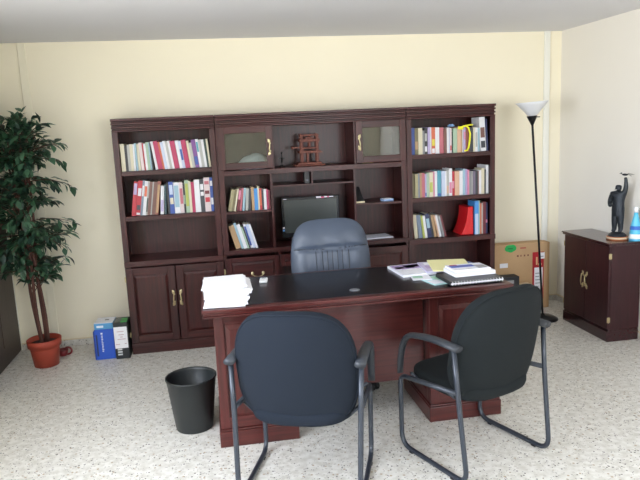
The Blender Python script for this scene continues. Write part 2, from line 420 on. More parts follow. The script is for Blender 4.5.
# ------------------------------------------------------------------ desk
dx0, dx1, dyf, dyb, dz = .603, 2.30, -1.775, -1.065, .787
root = thing('desk', 'large reddish cherry executive desk with a black inlaid top', 'desk', ((dx0+dx1)/2, (dyf+dyb)/2, 0)); at = root.location
b = MB()
b.box(dx0, dyf, dz-.022, dx1, dyb, dz-.0015, DH)
b.box(dx0+.010, dyf+.010, dz-.036, dx1-.010, dyb-.010, dz-.022, DH)
b.box(dx0+.004, dyf+.004, dz-.046, dx1-.004, dyb-.004, dz-.036, DH)
put(b, 'desktop', bevel=.004)
b = MB(); b.box(dx0+.03, dyf+.045, dz-.001, dx1-.03, dyb-.03, dz+.0005, BLACKTOP); put(b, 'inlay')
PY0, PY1 = -1.70, -1.22
for xa, xb in ((.652, 1.075), (1.832, 2.254)):
    b = MB(); b.box(xa+.012, PY0+.012, .10, xb-.012, PY1, dz-.0465, DV)
    # corner posts and framed panel on the visitor side and flanks
    for px in (xa+.006, xb-.058): b.box(px, PY0, .10, px+.052, PY0+.03, dz-.0465, DV)
    b.box(xa+.05, PY0+.001, dz-.10, xb-.05, PY0+.02, dz-.0466, DH); b.box(xa+.05, PY0+.001, .101, xb-.05, PY0+.02, .165, DH)
    b.frust((xa+.062, .175, xb-.062, dz-.11), PY0+.011, (xa+.085, .20, xb-.085, dz-.135), PY0+.003, DV)
    for sx, o in ((xa+.006, 1), (xb-.014, -1)):
        b.box(sx, PY0+.0301, .101, sx+.008, PY0+.08, dz-.0467, DV); b.box(sx, PY1-.06, .101, sx+.008, PY1-.002, dz-.0467, DV)
        b.box(sx, PY0+.08, dz-.10, sx+.008, PY1-.06, dz-.0467, DV); b.box(sx, PY0+.08, .101, sx+.008, PY1-.06, .165, DV)
    p = put(b, 'pedestal', bevel=.003)
    b = MB(); b.box(xa-.004, PY0-.014, 0, xb+.004, PY1+.01, .088, DH); b.box(xa, PY0-.008, .088, xb, PY1+.006, .0995, DH)
    q = b.build('plinth', p, at=at, bevel=.004)
    for k, (za, zc) in enumerate(((.12, .40), (.41, .56), (.57, .725))):
        b = MB(); b.box(xa+.03, PY1+.0005, za, xb-.03, PY1+.018, zc, DH); dr = b.build('drawer', p, at=at, bevel=.003)
        b = MB(); zc2 = (za+zc)/2; xm = (xa+xb)/2
        for s in (-1, 1): b.tube([(xm+s*.042, PY1+.018, zc2), (xm+s*.042, PY1+.04, zc2)], .004, BRASS, 8)
        b.tube([(xm+.042*math.cos(a), PY1+.04, zc2-.02*math.sin(a)) for a in [PI*i/10 for i in range(11)]], .0035, BRASS, 8)
        b.build('handle', dr, at=at)
b = MB(); b.box(1.078, -1.62, .235, 1.829, -1.602, dz-.0465, DH); put(b, 'modesty_panel', bevel=.002)

# ------------------------------------------------------------------ visitor chairs
def superell(w, h, n, N=40, flatb=0):
    out = []
    for i in range(N):
        a = 2*PI*i/N; c, s = math.cos(a), math.sin(a)
        out.append((w*math.copysign(abs(c)**(2/n), c), h*math.copysign(abs(s)**(2/n), s)))
    return out
def pad(outline, thick, m, curve=lambda x, z: 0, rings=7, puff=.35, seam=None):
    """cushion from closed outline in (x,z); front -y side and back +y side domed; returns MB verts. curve gives y offset."""
    b = MB(); N = len(outline); vs = []; fs = []
    cx = sum(p[0] for p in outline)/N; cz = sum(p[1] for p in outline)/N
    layers = []
    def ring(s, y):
        idx = []
        for (x, z) in outline:
            X = cx+(x-cx)*s; Z = cz+(z-cz)*s; idx.append(len(vs)); vs.append((X, y+curve(X, Z), Z))
        layers.append(idx)
    K = 5
    h = thick/2
    # from back centre to front centre
    for s in (.15, .4, .65, .85): ring(s, h*(1-.25*s*s))
    for i in range(K+1):
        a = PI/2-PI*i/K; rr = min(.05, 1)
        ring(1-rr*(1-math.cos(a)), (h*.72)*math.sin(a))
    for s in (.85, .65, .4, .15): ring(s, -h*(1-.25*s*s))
    for l in range(len(layers)-1):
        A, B_ = layers[l], layers[l+1]
        for i in range(N): fs.append((A[i], A[(i+1) % N], B_[(i+1) % N], B_[i]))
    fs.append(tuple(layers[0])[::-1]); fs.append(tuple(layers[-1]))
    b.add(vs, fs, m, True)
    return b
def visitor_chair(fab):
    r = bpy.data.objects.new('visitor_chair', None); COL.objects.link(r)
    # local: +Y = front. backrest outline, wider at the shoulders' middle, domed top
    out = []
    N = 48
    for i in range(N):
        a = 2*PI*i/N; c, s = math.cos(a), math.sin(a)
        n = 3.0 if s > 0 else 4.4
        w = .278
        x = w*math.copysign(abs(c)**(2/n), c); z = (.298 if s > 0 else .262)*math.copysign(abs(s)**(2/n), s)
        x *= 1+.0*z - (.28*max(0, z-.05))       # narrows to the top
        if z < -.1: x *= 1+.4*(z+.1)             # narrows towards the seat
        out.append((x, z))
    tilt = R(11)
    bk = pad(out, .075, fab, lambda x, z: .10*(x*x)/.06*.6+.25*z*z*.4)
    for i, v in enumerate(bk.v):
        p = Matrix.Rotation(tilt, 4, 'X') @ Vector(v)
        bk.v[i] = (p.x, p.y-.222, p.z+.622)
    bo = bk.build('backrest', r)
    # thin outer shell seam (piping) round the backrest
    pp = []
    for (x, z) in out:
        p = Matrix.Rotation(tilt, 4, 'X') @ Vector((x*.985, .10*(x*x)/.06*.6+.1*z*z-.022, z*.985)); pp.append((p.x, p.y-.222, p.z+.622))
    b = MB(); b.tube(pp, .005, fab, 8, closed=True); b.build('piping', bo)
    # seat
    so = superell(.245, .245, 3.4, 48)
    st = pad(so, .085, fab, lambda x, z: -.012*(abs(x)/.25)**2)
    for i, v in enumerate(st.v): st.v[i] = (v[0], v[2]+.030, .398+(-v[1]*1.0)+.012*(v[2]))
    st.build('seat', r)
    # support bar from seat to backrest
    b = MB(); b.box(-.09, -.17, .355, .09, .05, .366, TUBE); b.build('back_bracket', r)
    RX = .279; tr = .0125
    for s in (-1, 1):
        top = s*(RX+.018)
        pts = [(top, -.185, .655), (s*(RX+.010), -.205, .42), (s*RX, -.25, .0135), (s*RX, .238, .0135), (s*(RX+.004), .235, .40), (s*(RX+.008), -.195, .445)]
        # rear upright down, runner forward, front upright up, seat rail back
        b = MB(); b.tube(rounded(pts, [0, .05, .075, .075, .05, 0], 8), tr, TUBE, 12)
        lg = b.build('sled_frame', r)
        b = MB(); b.box(s*RX-.013, -.17, .0, s*RX+.013, -.145, .006, BLKP); b.build('glide', lg)
        b = MB(); b.box(s*RX-.013, .14, .0, s*RX+.013, .165, .006, BLKP); b.build('glide', lg)
        # armrest: flat plastic pad curving down at the front to the rail
        ax = s*(RX+.016)
        ap = rounded([(ax, -.215, .666), (ax, -.03, .672), (ax, .165, .640), (ax-s*.001, .215, .52), (ax-s*.002, .222, .42)], [0, .1, .09, .05, 0], 7)
        rs = [.027-.009*(i/(len(ap)-1)) for i in range(len(ap))]
        b = MB(); b.tube(ap, rs, ARMP, 12, flat=.62); b.build('armrest', r, bevel=0)
    for y in (-.10, .15):
        b = MB(); b.tube(rounded([(-RX, y, .435), (-.2, y, .358), (.2, y, .358), (RX, y, .435)], .04), .009, TUBE, 8); b.build('crossbar', r)
    return r
c1 = visitor_chair(FABRIC); c1.location = (1.07, -2.12, 0); c1.rotation_euler = (0, 0, -R(20))
tag(c1, 'charcoal visitor chair seen square from behind, in front of the left desk pedestal', 'chair', 'visitor chairs facing the desk')
c2 = visitor_chair(FABRIC2); c2.location = (1.942, -2.055, 0); c2.rotation_euler = (0, 0, R(21))
tag(c2, 'dark green-black visitor chair turned to the side, at the right desk pedestal', 'chair', 'visitor chairs facing the desk')

# ------------------------------------------------------------------ executive chair
ex = thing('executive_chair', 'high-backed dark blue leather swivel chair behind the desk', 'chair', (1.485, -.80, 0), R(2))
out = []
N = 56
for i in range(N):
    a = 2*PI*i/N; c, s = math.cos(a), math.sin(a)
    x = .28*math.copysign(abs(c)**(2/3.8), c); z = .37*math.copysign(abs(s)**(2/4.2), s)
    if z > .1: x *= 1-.22*(z-.1)
    out.append((x, z))
b = MB(); vs = []; fs = []
def face_y(x, z, s):
    # pillow head, crease at z=.17, pleats below
    y = -.055*(1-s**6)
    if z > .165: y -= .007*math.sin(min(1, (z-.165)/.2)*PI)*(1-s**4)
    y += .018*math.exp(-((z-.165)/.008)**2)*(1-s**8)
    if z < .15 and abs(x) < .13: y += .002*math.cos(x/.033*PI)*min(1, (.15-z)/.04)
    if z < .165: y -= .006*math.exp(-((abs(x)-.19)/.04)**2)
    y += .004*math.sin(x*40+z*14)*math.exp(-((z-.20)/.05)**2)
    return y
SR = [.02]+[.05*k for k in range(1, 20)]+[.975, .99, 1.0]
# front grid built as rings
NR = 120; outl = []
for i in range(NR):
    a = 2*PI*i/NR; c, s = math.cos(a), math.sin(a)
    x = .28*math.copysign(abs(c)**(2/3.8), c); z = .37*math.copysign(abs(s)**(2/4.2), s)
    if z > .1: x *= 1-.22*(z-.1)
    outl.append((x, z))
rings = []
for s in SR:
    idx = []
    for x, z in outl:
        idx.append(len(vs)); vs.append((x*s, face_y(x*s, z*s, s), z*s))
    rings.append(idx)
for s, yy in ((1.0, .025), (.985, .045), (.9, .055), (.5, .062), (.02, .065)):
    idx = []
    for x, z in outl:
        idx.append(len(vs)); vs.append((x*s, yy, z*s))
    rings.append(idx)
for l in range(len(rings)-1):
    for i in range(NR): fs.append((rings[l][i], rings[l][(i+1) % NR], rings[l+1][(i+1) % NR], rings[l+1][i]))
b.add(vs, fs, LEATHER, True)
for i, v in enumerate(b.v):
    p = Matrix.Rotation(-R(8), 4, 'X') @ Vector(v); b.v[i] = (p.x, p.y+.10, p.z+.692)
b.build('backrest', ex)
SEAM = mat('leather_seam', (22, 26, 32), .6)
def tilt8(p):
    p = Matrix.Rotation(-R(8), 4, 'X') @ Vector(p); return (p.x, p.y+.10, p.z+.692)
bko = [o for o in ex.children if o.name.startswith('backrest')][0]
def fy(x, z):
    s_ = max(abs(x)/.284, abs(z)/.37); return face_y(x, z, min(1, s_))
b = MB(); b.tube([tilt8((x/100, fy(x/100, .165)-.001, .165-.006*math.cos(x/9))) for x in range(-26, 27, 2)], .0035, SEAM, 6); b.build('seam', bko)
for x in (-.115, -.07, -.035, .0, .035, .07, .115):
    b = MB(); b.tube([tilt8((x, fy(x, z/100)-.0002, z/100)) for z in range(-30, 16, 3)], .0022, SEAM, 6); b.build('pleat_seam', bko)
so = superell(.265, .25, 3.4, 48)
st = pad(so, .13, LEATHER)
for i, v in enumerate(st.v): st.v[i] = (v[0], v[2]-.16, .46-v[1])
st.build('seat', ex)
for s in (-1, 1):
    b = MB(); ap = rounded([(s*.29, .06, .44), (s*.305, .05, .66), (s*.305, -.28, .66), (s*.29, -.26, .44)], .06, 8)
    b.tube(ap, .018, BLKP, 10); b.box(s*.305-.028, -.26, .672, s*.305+.028, .04, .69, BLKP)
    b.build('armrest', ex, bevel=.006)
b = MB(); b.lathe([(.0001, .10), (.035, .10), (.035, .22), (.024, .22), (.024, .39), (.10, .395), (.10, .405), (.0001, .405)], BLKP, (0, -.12, 0), 20); b.build('gas_column', ex)
base_e = MB(); base_e.lathe([(.0001, .075), (.05, .075), (.055, .11), (.0001, .12)], BLKP, (0, -.12, 0), 20); bs = base_e.build('star_base', ex)
import itertools
angs = [-62+72*k for k in range(5)]
for a in angs:
    a = R(a); dx, dy = math.cos(a), math.sin(a)
    b = MB(); b.tube([(dx*.03, -.12+dy*.03, .105), (dx*.16, -.12+dy*.16, .10), (dx*.30, -.12+dy*.30, .072)], [.03, .024, .016], BLKP, 10, flat=.7); b.build('base_arm', bs)
    b = MB(); cx, cy = dx*.30, -.12+dy*.30
    b.tube([(cx, cy, .075), (cx, cy, .05)], .008, BLKP, 8)
    for o in (-.014, .014):
        ox, oy = -dy*o, dx*o; qx, qy = -dy*(o+math.copysign(.009, o)), dx*(o+math.copysign(.009, o))
        b.tube([(cx+ox, cy+oy, .028), (cx+qx, cy+qy, .028)], .0275, BLKP, 18)
    b.tube([(cx+dx*.028*math.cos(t), cy+dy*.028*math.cos(t), .028+.028*math.sin(t)) for t in [PI*i/8 for i in range(9)]], .010, BLKP, 8)
    b.build('caster', ex)

# ------------------------------------------------------------------ books
PAL = {'cream': (214, 205, 176), 'black': (32, 32, 36), 'pale grey': (176, 176, 170), 'grey': (128, 130, 132), 'pale blue': (150, 184, 200), 'white': (226, 226, 230),
 'pinkish white': (218, 200, 200), 'red': (186, 34, 48), 'crimson': (176, 34, 82), 'rose': (186, 96, 108), 'orange': (206, 96, 60), 'bluish white': (190, 202, 226), 'purple': (120, 66, 140),
 'dark green': (34, 58, 48), 'pale green': (160, 186, 160), 'brown': (112, 72, 62), 'teal': (70, 150, 170), 'dark teal': (34, 66, 74), 'blue': (44, 76, 160), 'bright blue': (64, 142, 214),
 'navy': (32, 40, 84), 'charcoal': (48, 52, 58), 'khaki': (158, 148, 108), 'olive': (112, 104, 70), 'tan': (176, 140, 98), 'peach': (214, 170, 140), 'lilac': (178, 164, 206), 'dark red': (104, 28, 36),
 'yellow-green': (176, 184, 84), 'reddish brown': (142, 76, 62), 'blue-grey': (108, 124, 144), 'violet-grey': (112, 100, 122), 'pink': (214, 130, 160), 'yellow': (222, 208, 70)}
ORD = ['first', 'second', 'third', 'fourth', 'fifth', 'sixth', 'seventh', 'eighth', 'ninth', 'tenth', 'eleventh', 'twelfth', 'thirteenth', 'fourteenth', 'fifteenth', 'sixteenth', 'seventeenth',
       'eighteenth', 'nineteenth', 'twentieth', 'twenty-first', 'twenty-second', 'twenty-third', 'twenty-fourth', 'twenty-fifth', 'twenty-sixth', 'twenty-seventh', 'twenty-eighth', 'twenty-ninth', 'thirtieth',
       'thirty-first', 'thirty-second', 'thirty-third']
def bmat(c): return mat('cover_'+c.replace(' ', '_'), tuple(v*.88+14 for v in PAL[c]), .45, 0, .5, 0, 0, 200, .05, 30)
PAGES = mat('book_pages', (216, 208, 190), .8)
def make_book(t, h, d, col, marks):
    b = MB(); m = bmat(col); c = min(.0022, t*.2)
    b.box(0, 0, 0, t, .003, h, m); b.box(0, .003, 0, c, d, h, m); b.box(t-c, .003, 0, t, d, h, m)
    b.box(c, .003, .003, t-c, d-.004, h-.003, PAGES)
    for (z0, z1, mc) in marks:
        b.box(t*.12, -.0006, h*z0, t*.88, 0, h*z1, bmat(mc))
    return b
def row(specs, xa, xb, z, where, group, hs=1.0, y=.03):
    tot = 0
    ws = []
    for sp in specs:
        ang = sp[3] if len(sp) > 3 else 0
        ws.append(sp[1]/math.cos(R(abs(ang)))); 
    # extra spans where lean changes
    k = (xb-xa)/(sum(ws))
    x = xa; prev = 0; n = len(specs)
    # widen spans to leave room for the leaning transition
    extra = 0; pa = 0
    for i, sp in enumerate(specs):
        ang = sp[3] if len(sp) > 3 else 0
        if ang > pa: extra += sp[2]*hs*math.sin(R(ang))-(specs[i-1][2]*hs*math.sin(R(pa)) if i else 0) if False else 0
        pa = ang
    gaps = [0]*n; pa = 0; ph = 0
    for i, sp in enumerate(specs):
        ang = sp[3] if len(sp) > 3 else 0
        h = sp[2]*hs
        # previous vertical/right-leaning top must not cross this one: positive ang = leans left (top to the left)
        if i == 0: g = h*math.sin(R(ang)) if ang > 0 else 0
        else:
            hm = min(h, ph); g = hm*(math.tan(R(ang))-math.tan(R(pa)))
            if g < 0: g = 0
        gaps[i] = g; pa = ang; ph = h
    tail = 0
    if pa < 0: tail = ph*math.sin(R(-pa))
    k = (xb-xa-sum(gaps)-tail)/sum(ws)
    for i, sp in enumerate(specs):
        col, w, h = sp[0], sp[1]*k, sp[2]*hs
        ang = sp[3] if len(sp) > 3 else 0; marks = sp[4] if len(sp) > 4 else []
        x += gaps[i]
        wt = w*.97
        d = random.uniform(.14, .19)
        b = make_book(wt, h, d, col, marks)
        o = b.build('book')
        a = R(ang)
        if ang >= 0: piv = (0, 0)
        else: piv = (wt, 0)
        # rotate about y so that top moves left for ang>0
        M = Matrix.Rotation(-a, 4, 'Y')
        pv = Vector((piv[0], 0, 0))
        base_x = x+(0 if ang >= 0 else ws[i]*k-0)
        # pivot corner sits on the shelf
        px = base_x if ang >= 0 else x+ws[i]*k
        loc = Vector((px, y+random.uniform(-.004, .010), z+.0006))-(M @ pv)
        o.rotation_euler = (0, -a, 0); o.location = loc
        thick = 'slim' if w < .016 else ('thick' if w > .032 else '')
        lean = 'tilted ' if abs(ang) >= 9 else ''
        nm = (thick+' ' if thick else '')+lean+col+' book'
        extra_m = ''
        tag(o, f"{nm}, {ORD[i]} from left on {where}", 'book', group)
        x += ws[i]*k
T = lambda c, a=.55, b_=.85: [(a, b_, c)]
L1 = [('cream', .030, .205, 0), ('black', .018, .19), ('pale grey', .018, .198), ('cream', .022, .2), ('white', .012, .198), ('pale blue', .014, .205, 1), ('cream', .018, .2, 1), ('pinkish white', .022, .208, 2),
      ('red', .010, .203, 2), ('white', .016, .2, 2), ('pale green', .018, .21, 2), ('pale blue', .010, .207, 2), ('black', .008, .2, 3), ('white', .018, .214, 7), ('crimson', .034, .214, 7), ('orange', .014, .208, 7),
      ('bluish white', .020, .205, 7), ('white', .018, .214, 7), ('pale grey', .016, .21, 7), ('white', .016, .214, 7), ('crimson', .036, .21, 7), ('white', .022, .212, 6.5), ('bluish white', .020, .208, 6.5, T('blue', .3, .7)),
      ('crimson', .036, .214, 6.5), ('cream', .016, .206, 6), ('pale grey', .020, .19, 6), ('purple', .030, .212, 6, T('blue', .1, .4)), ('white', .018, .216, 5.5, T('teal', .55, .9)), ('pale grey', .020, .21, 5.5),
      ('white', .018, .21, 5), ('dark green', .014, .21, 4.5), ('cream', .014, .214, 4)]
row(L1, .046, .708, 1.422, 'top shelf of left bookcase', 'books on the top shelf of the left bookcase')
L2 = [('red', .030, .262, -9, [(.62, .95, 'lilac')]), ('red', .034, .268, -9, [(.56, .78, 'white'), (.16, .3, 'charcoal'), (.02, .08, 'white')]), ('blue-grey', .016, .27, -9, T('white')), ('white', .024, .262, -9, T('orange')),
      ('pale grey', .012, .262, -9, T('dark green', .1, .5)), ('brown', .022, .255, -9), ('pale grey', .01, .255, -9), ('brown', .026, .253, -9), ('reddish brown', .024, .256, -9, T('tan', .05, .9)),
      ('white', .026, .218, -5, T('lilac', .1, .5)), ('dark teal', .014, .225, -3), ('black', .018, .235, 0), ('blue', .034, .246, 0, [(.3, .5, 'cream'), (.6, .9, 'bluish white')]),
      ('white', .044, .238, 0, T('pale blue', .2, .9)), ('pinkish white', .028, .238, 0, T('rose', .3, .8)), ('black', .014, .23, 0, T('pale green', .3, .6)), ('pale green', .030, .25, 0, [(.2, .9, 'yellow-green')]), ('cream', .018, .242, 0), ('crimson', .024, .235, 0),
      ('white', .042, .25, 0), ('charcoal', .032, .25, 0, [(.68, .86, 'white'), (.5, .62, 'white')]), ('pinkish white', .046, .262, 0, [(.28, .42, 'red'), (.52, .62, 'dark red'), (.8, .9, 'rose')]), ('blue', .022, .262, 0, [(.75, .9, 'white'), (.2, .4, 'white')])]
row(L2, .082, .708, 1.080, 'second shelf of left bookcase', 'books on the second shelf of the left bookcase')
C1 = [('khaki', .030, .172, -12), ('olive', .022, .175, -12), ('cream', .014, .178, -12), ('dark red', .026, .18, -10, T('pink', .5, .9)), ('rose', .016, .18, -9), ('pale blue', .020, .178, -7), ('pale grey', .026, .172, -5),
      ('charcoal', .018, .17, -3), ('tan', .026, .182, 0), ('bright blue', .032, .17, 0), ('cream', .014, .185, 0), ('red', .022, .168, 0, T('orange', .2, .9)), ('charcoal', .018, .165, 0), ('white', .024, .158, 0), ('crimson', .018, .155, 0), ('dark red', .016, .15, 0)]
row(C1, .812, 1.146, 1.067, 'small shelf left of the screen', 'books on the small shelf left of the screen')
C2 = [('tan', .040, .19, 15), ('pale blue', .018, .215, 15), ('white', .026, .2, 15), ('pale green', .012, .18, 15), ('charcoal', .010, .16, 15), ('white', .018, .2, 15, T('blue', .1, .9)), ('bluish white', .022, .198, 15), ('white', .014, .198, 15)]
row(C2, .806, 1.03, .765, 'counter left of the screen', 'books on the counter left of the screen')
R1 = [('blue', .034, .215), ('olive', .028, .21, 0, T('tan', .2, .5)), ('cream', .034, .212), ('grey', .018, .19), ('black', .024, .208, 0, [(.1, .3, 'white'), (.5, .8, 'pale grey')]), ('lilac', .018, .214), ('white', .016, .214), ('orange', .030, .212, 0, [(.02, .2, 'white'), (.3, .55, 'yellow')]),
      ('white', .034, .21), ('rose', .034, .208), ('brown', .024, .2), ('white', .018, .205), ('bluish white', .010, .206), ('pinkish white', .014, .2, 0, T('red', .1, .3)), ('dark green', .012, .17), ('pale green', .034, .196), ('peach', .030, .205), ('tan', .010, .205), ('white', .014, .208), ('lilac', .016, .206, 0, T('pink', .5, .8)),
      ('reddish brown', .032, .205), ('charcoal', .034, .196), ('cream', .016, .198), ('white', .020, .195, 0, T('pale grey', .2, .8)), ('pale blue', .018, .19, 0), ('white', .048, .276, 3, [(.1, .3, 'charcoal'), (.4, .7, 'brown')]), ('navy', .014, .26, 3)]
row(R1, 2.304, 2.966, 1.431, 'top shelf of right bookcase', 'books on the top shelf of the right bookcase')
R2 = [('olive', .026, .2), ('khaki', .028, .196), ('blue-grey', .012, .2), ('tan', .022, .202), ('rose', .026, .2), ('lilac', .014, .19, 0, T('blue', .05, .2)), ('pale green', .020, .2), ('cream', .034, .202, 0, T('yellow-green', .2, .6)), ('pink', .016, .205), ('white', .024, .208),
      ('teal', .034, .212, 0, [(.02, .12, 'blue')]), ('bluish white', .032, .208), ('white', .012, .206), ('pale grey', .022, .212, 0, T('peach', .1, .4)), ('white', .028, .224, 0, T('pink', .1, .5)), ('red', .024, .2, 0, [(.3, .6, 'pink')]), ('peach', .040, .2), ('white', .032, .2), ('pale blue', .022, .212), ('lilac', .014, .212), ('pink', .016, .206),
      ('grey', .022, .192), ('pale grey', .014, .192), ('violet-grey', .022, .192), ('charcoal', .020, .194), ('brown', .010, .192), ('white', .024, .196), ('cream', .026, .212), ('charcoal', .012, .2), ('white', .024, .236)]
row(R2, 2.306, 2.968, 1.080, 'second shelf of right bookcase', 'books on the second shelf of the right bookcase')
R3 = [('cream', .020, .198, 5), ('blue-grey', .022, .196, 6), ('yellow-green', .012, .19, 7), ('white', .014, .186, 7), ('navy', .022, .2, 8, T('pale blue', .4, .8)), ('charcoal', .010, .19, 9), ('tan', .014, .188, 10), ('peach', .008, .186, 12), ('white', .014, .186, 12), ('grey', .012, .182, 13), ('dark red', .010, .186, 14)]
row(R3, 2.306, 2.60, .742, 'third shelf of right bookcase', 'leaning books on the third shelf of the right bookcase')
R3b = [('bright blue', .034, .28, 0, [(.0, .62, 'bluish white')]), ('pale green', .012, .282), ('orange', .014, .26), ('pale grey', .010, .26), ('dark red', .022, .27, 0), ('navy', .020, .262, 0, T('pink', .35, .45))]
row(R3b, 2.845, 2.964, .742, 'third shelf beside the red file holder', 'upright books beside the red file holder')

# red curved file holder on third shelf
RED = mat('red_plastic', (206, 22, 30), .3)
b = MB(); prof = []
for i in range(13):
    t = i/12; prof.append((.001+.085*(t**2.2) if False else .085*(1-(1-t)**0.0) if False else 0, 0))
left = [(-.112+.062*(1-(1-t)**2.4), t*.232) for t in [i/12 for i in range(13)]]
poly = left+[(-.002, .236), (0, 0)]
n = len(poly)
b.add([(x, 0, z) for x, z in poly]+[(x, .2, z) for x, z in poly], [tuple(range(n))[::-1], tuple(range(n, 2*n))]+[(i, (i+1) % n, n+(i+1) % n, n+i) for i in range(n)], RED)
o = b.build('file_holder', bevel=.006); o.location = (2.838, .04, .7428)
tag(o, 'glossy red file holder with a curved side on the right bookcase', 'file holder')

# yellow strap over the books
YEL = mat('yellow_ribbon', (226, 222, 30), .5)
b = MB()
def strip(pts, w, y=.019):
    vs = []; n = len(pts)
    for i, (x, z) in enumerate(pts):
        a = pts[max(0, i-1)]; c = pts[min(n-1, i+1)]; tx, tz = c[0]-a[0], c[1]-a[1]; L = math.hypot(tx, tz); nx, nz = -tz/L*w/2, tx/L*w/2
        for yy in (y, y+.0025): vs += [(x+nx, yy, z+nz), (x-nx, yy, z-nz)]
    fs = []
    for i in range(n-1):
        a = i*4; c = a+4
        fs += [(a, a+1, c+1, c), (a+2, c+2, c+3, a+3), (a, c, c+2, a+2), (a+1, a+3, c+3, c+1)]
    fs += [(0, 2, 3, 1), (4*n-4, 4*n-3, 4*n-1, 4*n-2)]
    b.add(vs, fs, YEL)
strip([(2.752, 1.432), (2.778, 1.436), (2.79, 1.46), (2.80, 1.52), (2.803, 1.57), (2.79, 1.615), (2.77, 1.632), (2.74, 1.628), (2.715, 1.618)], .013)
strip([(2.700, 1.620), (2.745, 1.616)], .024, .016)
strip([(2.745, 1.632), (2.79, 1.638), (2.83, 1.640)], .010, .0225)
o = b.build('strap'); o.location = (0, 0, .011); tag(o, 'bright yellow strap hanging over books on right bookcase top shelf', 'strap')
b = MB(); b.box(0, 0, 0, .028, .06, .012, mat('sky_blue_plastic', (150, 190, 235), .4)); b.box(.004, .006, .012, .024, .05, .020, mat('sky_blue_plastic', (150, 190, 235), .4))
o = b.build('eraser', bevel=.004); o.location = (2.665, .06, 1.6428); o.rotation_euler = (0, 0, R(20)); tag(o, 'small pale blue item lying on top of books in right bookcase', 'small item')

# ------------------------------------------------------------------ hutch contents
t = thing('wooden_model', 'reddish carved wooden model with posts and crossbars inside the hutch', 'ornament', (1.492, .15, 1.3855))
b = MB(); b.box(-.125, -.07, 0, .115, .07, .012, MODELW); b.box(-.10, -.055, .012, .09, .055, .028, MODELW); b.build('base', t, bevel=.003)
for s in (-1, 1):
    for yy in (-.035, .035):
        b = MB(); b.box(s*.062-.010, yy-.010, .028, s*.062+.010, yy+.010, .255 if yy > 0 else .245, MODELW); b.build('post', t, bevel=.002)
for z, w, h in ((.235, .075, .014), (.19, .082, .022), (.135, .07, .012), (.10, .085, .020)):
    b = MB(); b.box(-w, -.048, z, w, .048, z+h, MODELW); b.build('crossbar', t, bevel=.002)
b = MB(); b.box(-.024, -.03, .028, -.008, .03, .10, MODELW); b.box(.0, -.012, .147, .012, .012, .19, MODELW); b.tube([(0, 0, .15), (0, 0, .24)], .01, MODELW, 8)
b.box(-.032, -.02, .204+.01, .034, .02, .226, MODELW); b.build('screw_press', t)
b = MB(); b.box(-.135, -.012, .142, -.05, .012, .152, MODELW); b.ball((-.135, 0, .147), .013, MODELW, 8); b.build('lever', t)
b = MB(); b.box(.07, -.03, .10, .105, .03, .108, MODELW); b.build('tray', t)
IRON = mat('dark_metal', (30, 26, 26), .45, .5)
t = thing('figurine', 'small dark cross-shaped figurine standing left of the wooden model', 'ornament', (1.262, .10, 1.3855))
b = MB(); b.lathe([(.0001, 0), (.024, 0), (.022, .008), (.008, .014), (.005, .02), (.0001, .02)], IRON, n=14); b.build('base', t)
b = MB(); b.box(-.005, -.004, .018, .005, .004, .105, IRON); b.box(-.025, -.004, .066, .025, .004, .076, IRON); b.ball((0, -.002, .112), .008, IRON, 8); b.ball((0, -.004, .055), .011, IRON, 8, (1, .7, 1.6)); b.build('figure', t)
# pale rounded mound behind the left glass
b = MB(); CL = mat('bluish_white_matte', (214, 226, 244), .7, bump=.3, bscale=40)
vs = []; fs = []; n = 20
for j in range(n+1):
    for i in range(n+1):
        u, v = i/n*2-1, j/n*2-1
        r = math.sqrt(u*u+v*v); z = max(0, 1-r**2.2)**.5*.115*(1+.2*u)+.004*math.sin(u*9+v*5)*max(0, 1-r)
        k = 1 if r <= 1 else 1/r
        vs.append((u*k*.135, v*k*.09, z+.001))
for j in range(n):
    for i in range(n): a = j*(n+1)+i; fs.append((a, a+1, a+n+2, a+n+1))
nn = len(vs); vs += [(x, y, 0) for x, y, z in vs]; fs += [tuple(i+nn for i in f[::-1]) for f in fs]
b.add(vs, fs, CL, True); o = b.build('pale_mound'); o.location = (1.035, .13, 1.3858)
tag(o, 'pale rounded object behind the left glass door of the hutch', 'cap')
b = MB(); b.box(0, 0, 0, .085, .06, .028, mat('pale_yellow_card', (196, 190, 130), .6)); o = b.build('small_box', bevel=.002); o.location = (1.905, .05, 1.3855)
tag(o, 'small pale yellow box behind the right glass door', 'box')
# grey divider shelf item
b = MB(); b.box(0, 0, 0, .038, .09, .088, BLKP); b.box(.006, -.001, .015, .032, 0, .03, mat('grey_sticker', (96, 98, 104), .5)); o = b.build('small_speaker', bevel=.003); o.location = (1.432, .06, 1.2525)
tag(o, 'small black box against the divider above the screen', 'box')
# photo frame + pale blue box on right cubby shelf
t = thing('photo_frame', 'black wedge-shaped stand with cream foot on the shelf right of the screen', 'photo frame', (1.872, .08, 1.0675))
b = MB(); b.add([(-.034, -.03, .014), (.034, -.03, .014), (.014, .045, .125), (-.034, .045, .125), (-.034, .05, .014), (.034, .05, .014), (.014, .053, .125), (-.034, .053, .125)],
    [(0, 1, 2, 3), (5, 4, 7, 6), (0, 4, 5, 1), (3, 2, 6, 7), (0, 3, 7, 4), (1, 5, 6, 2)], BLKP); b.build('stand', t)
b = MB(); b.box(-.036, -.034, 0, .04, .054, .013, mat('cream_plastic', (226, 214, 178), .5)); b.build('foot', t, bevel=.002)
b = MB(); b.box(0, 0, 0, .085, .075, .016, mat('pale_blue_card', (150, 176, 214), .5)); b.box(.006, .005, .016, .078, .07, .019, PAPER); o = b.build('card_box'); o.location = (2.075, .06, 1.0675); o.rotation_euler = (0, 0, R(8))
tag(o, 'flat pale blue packet on the shelf right of the screen', 'packet')
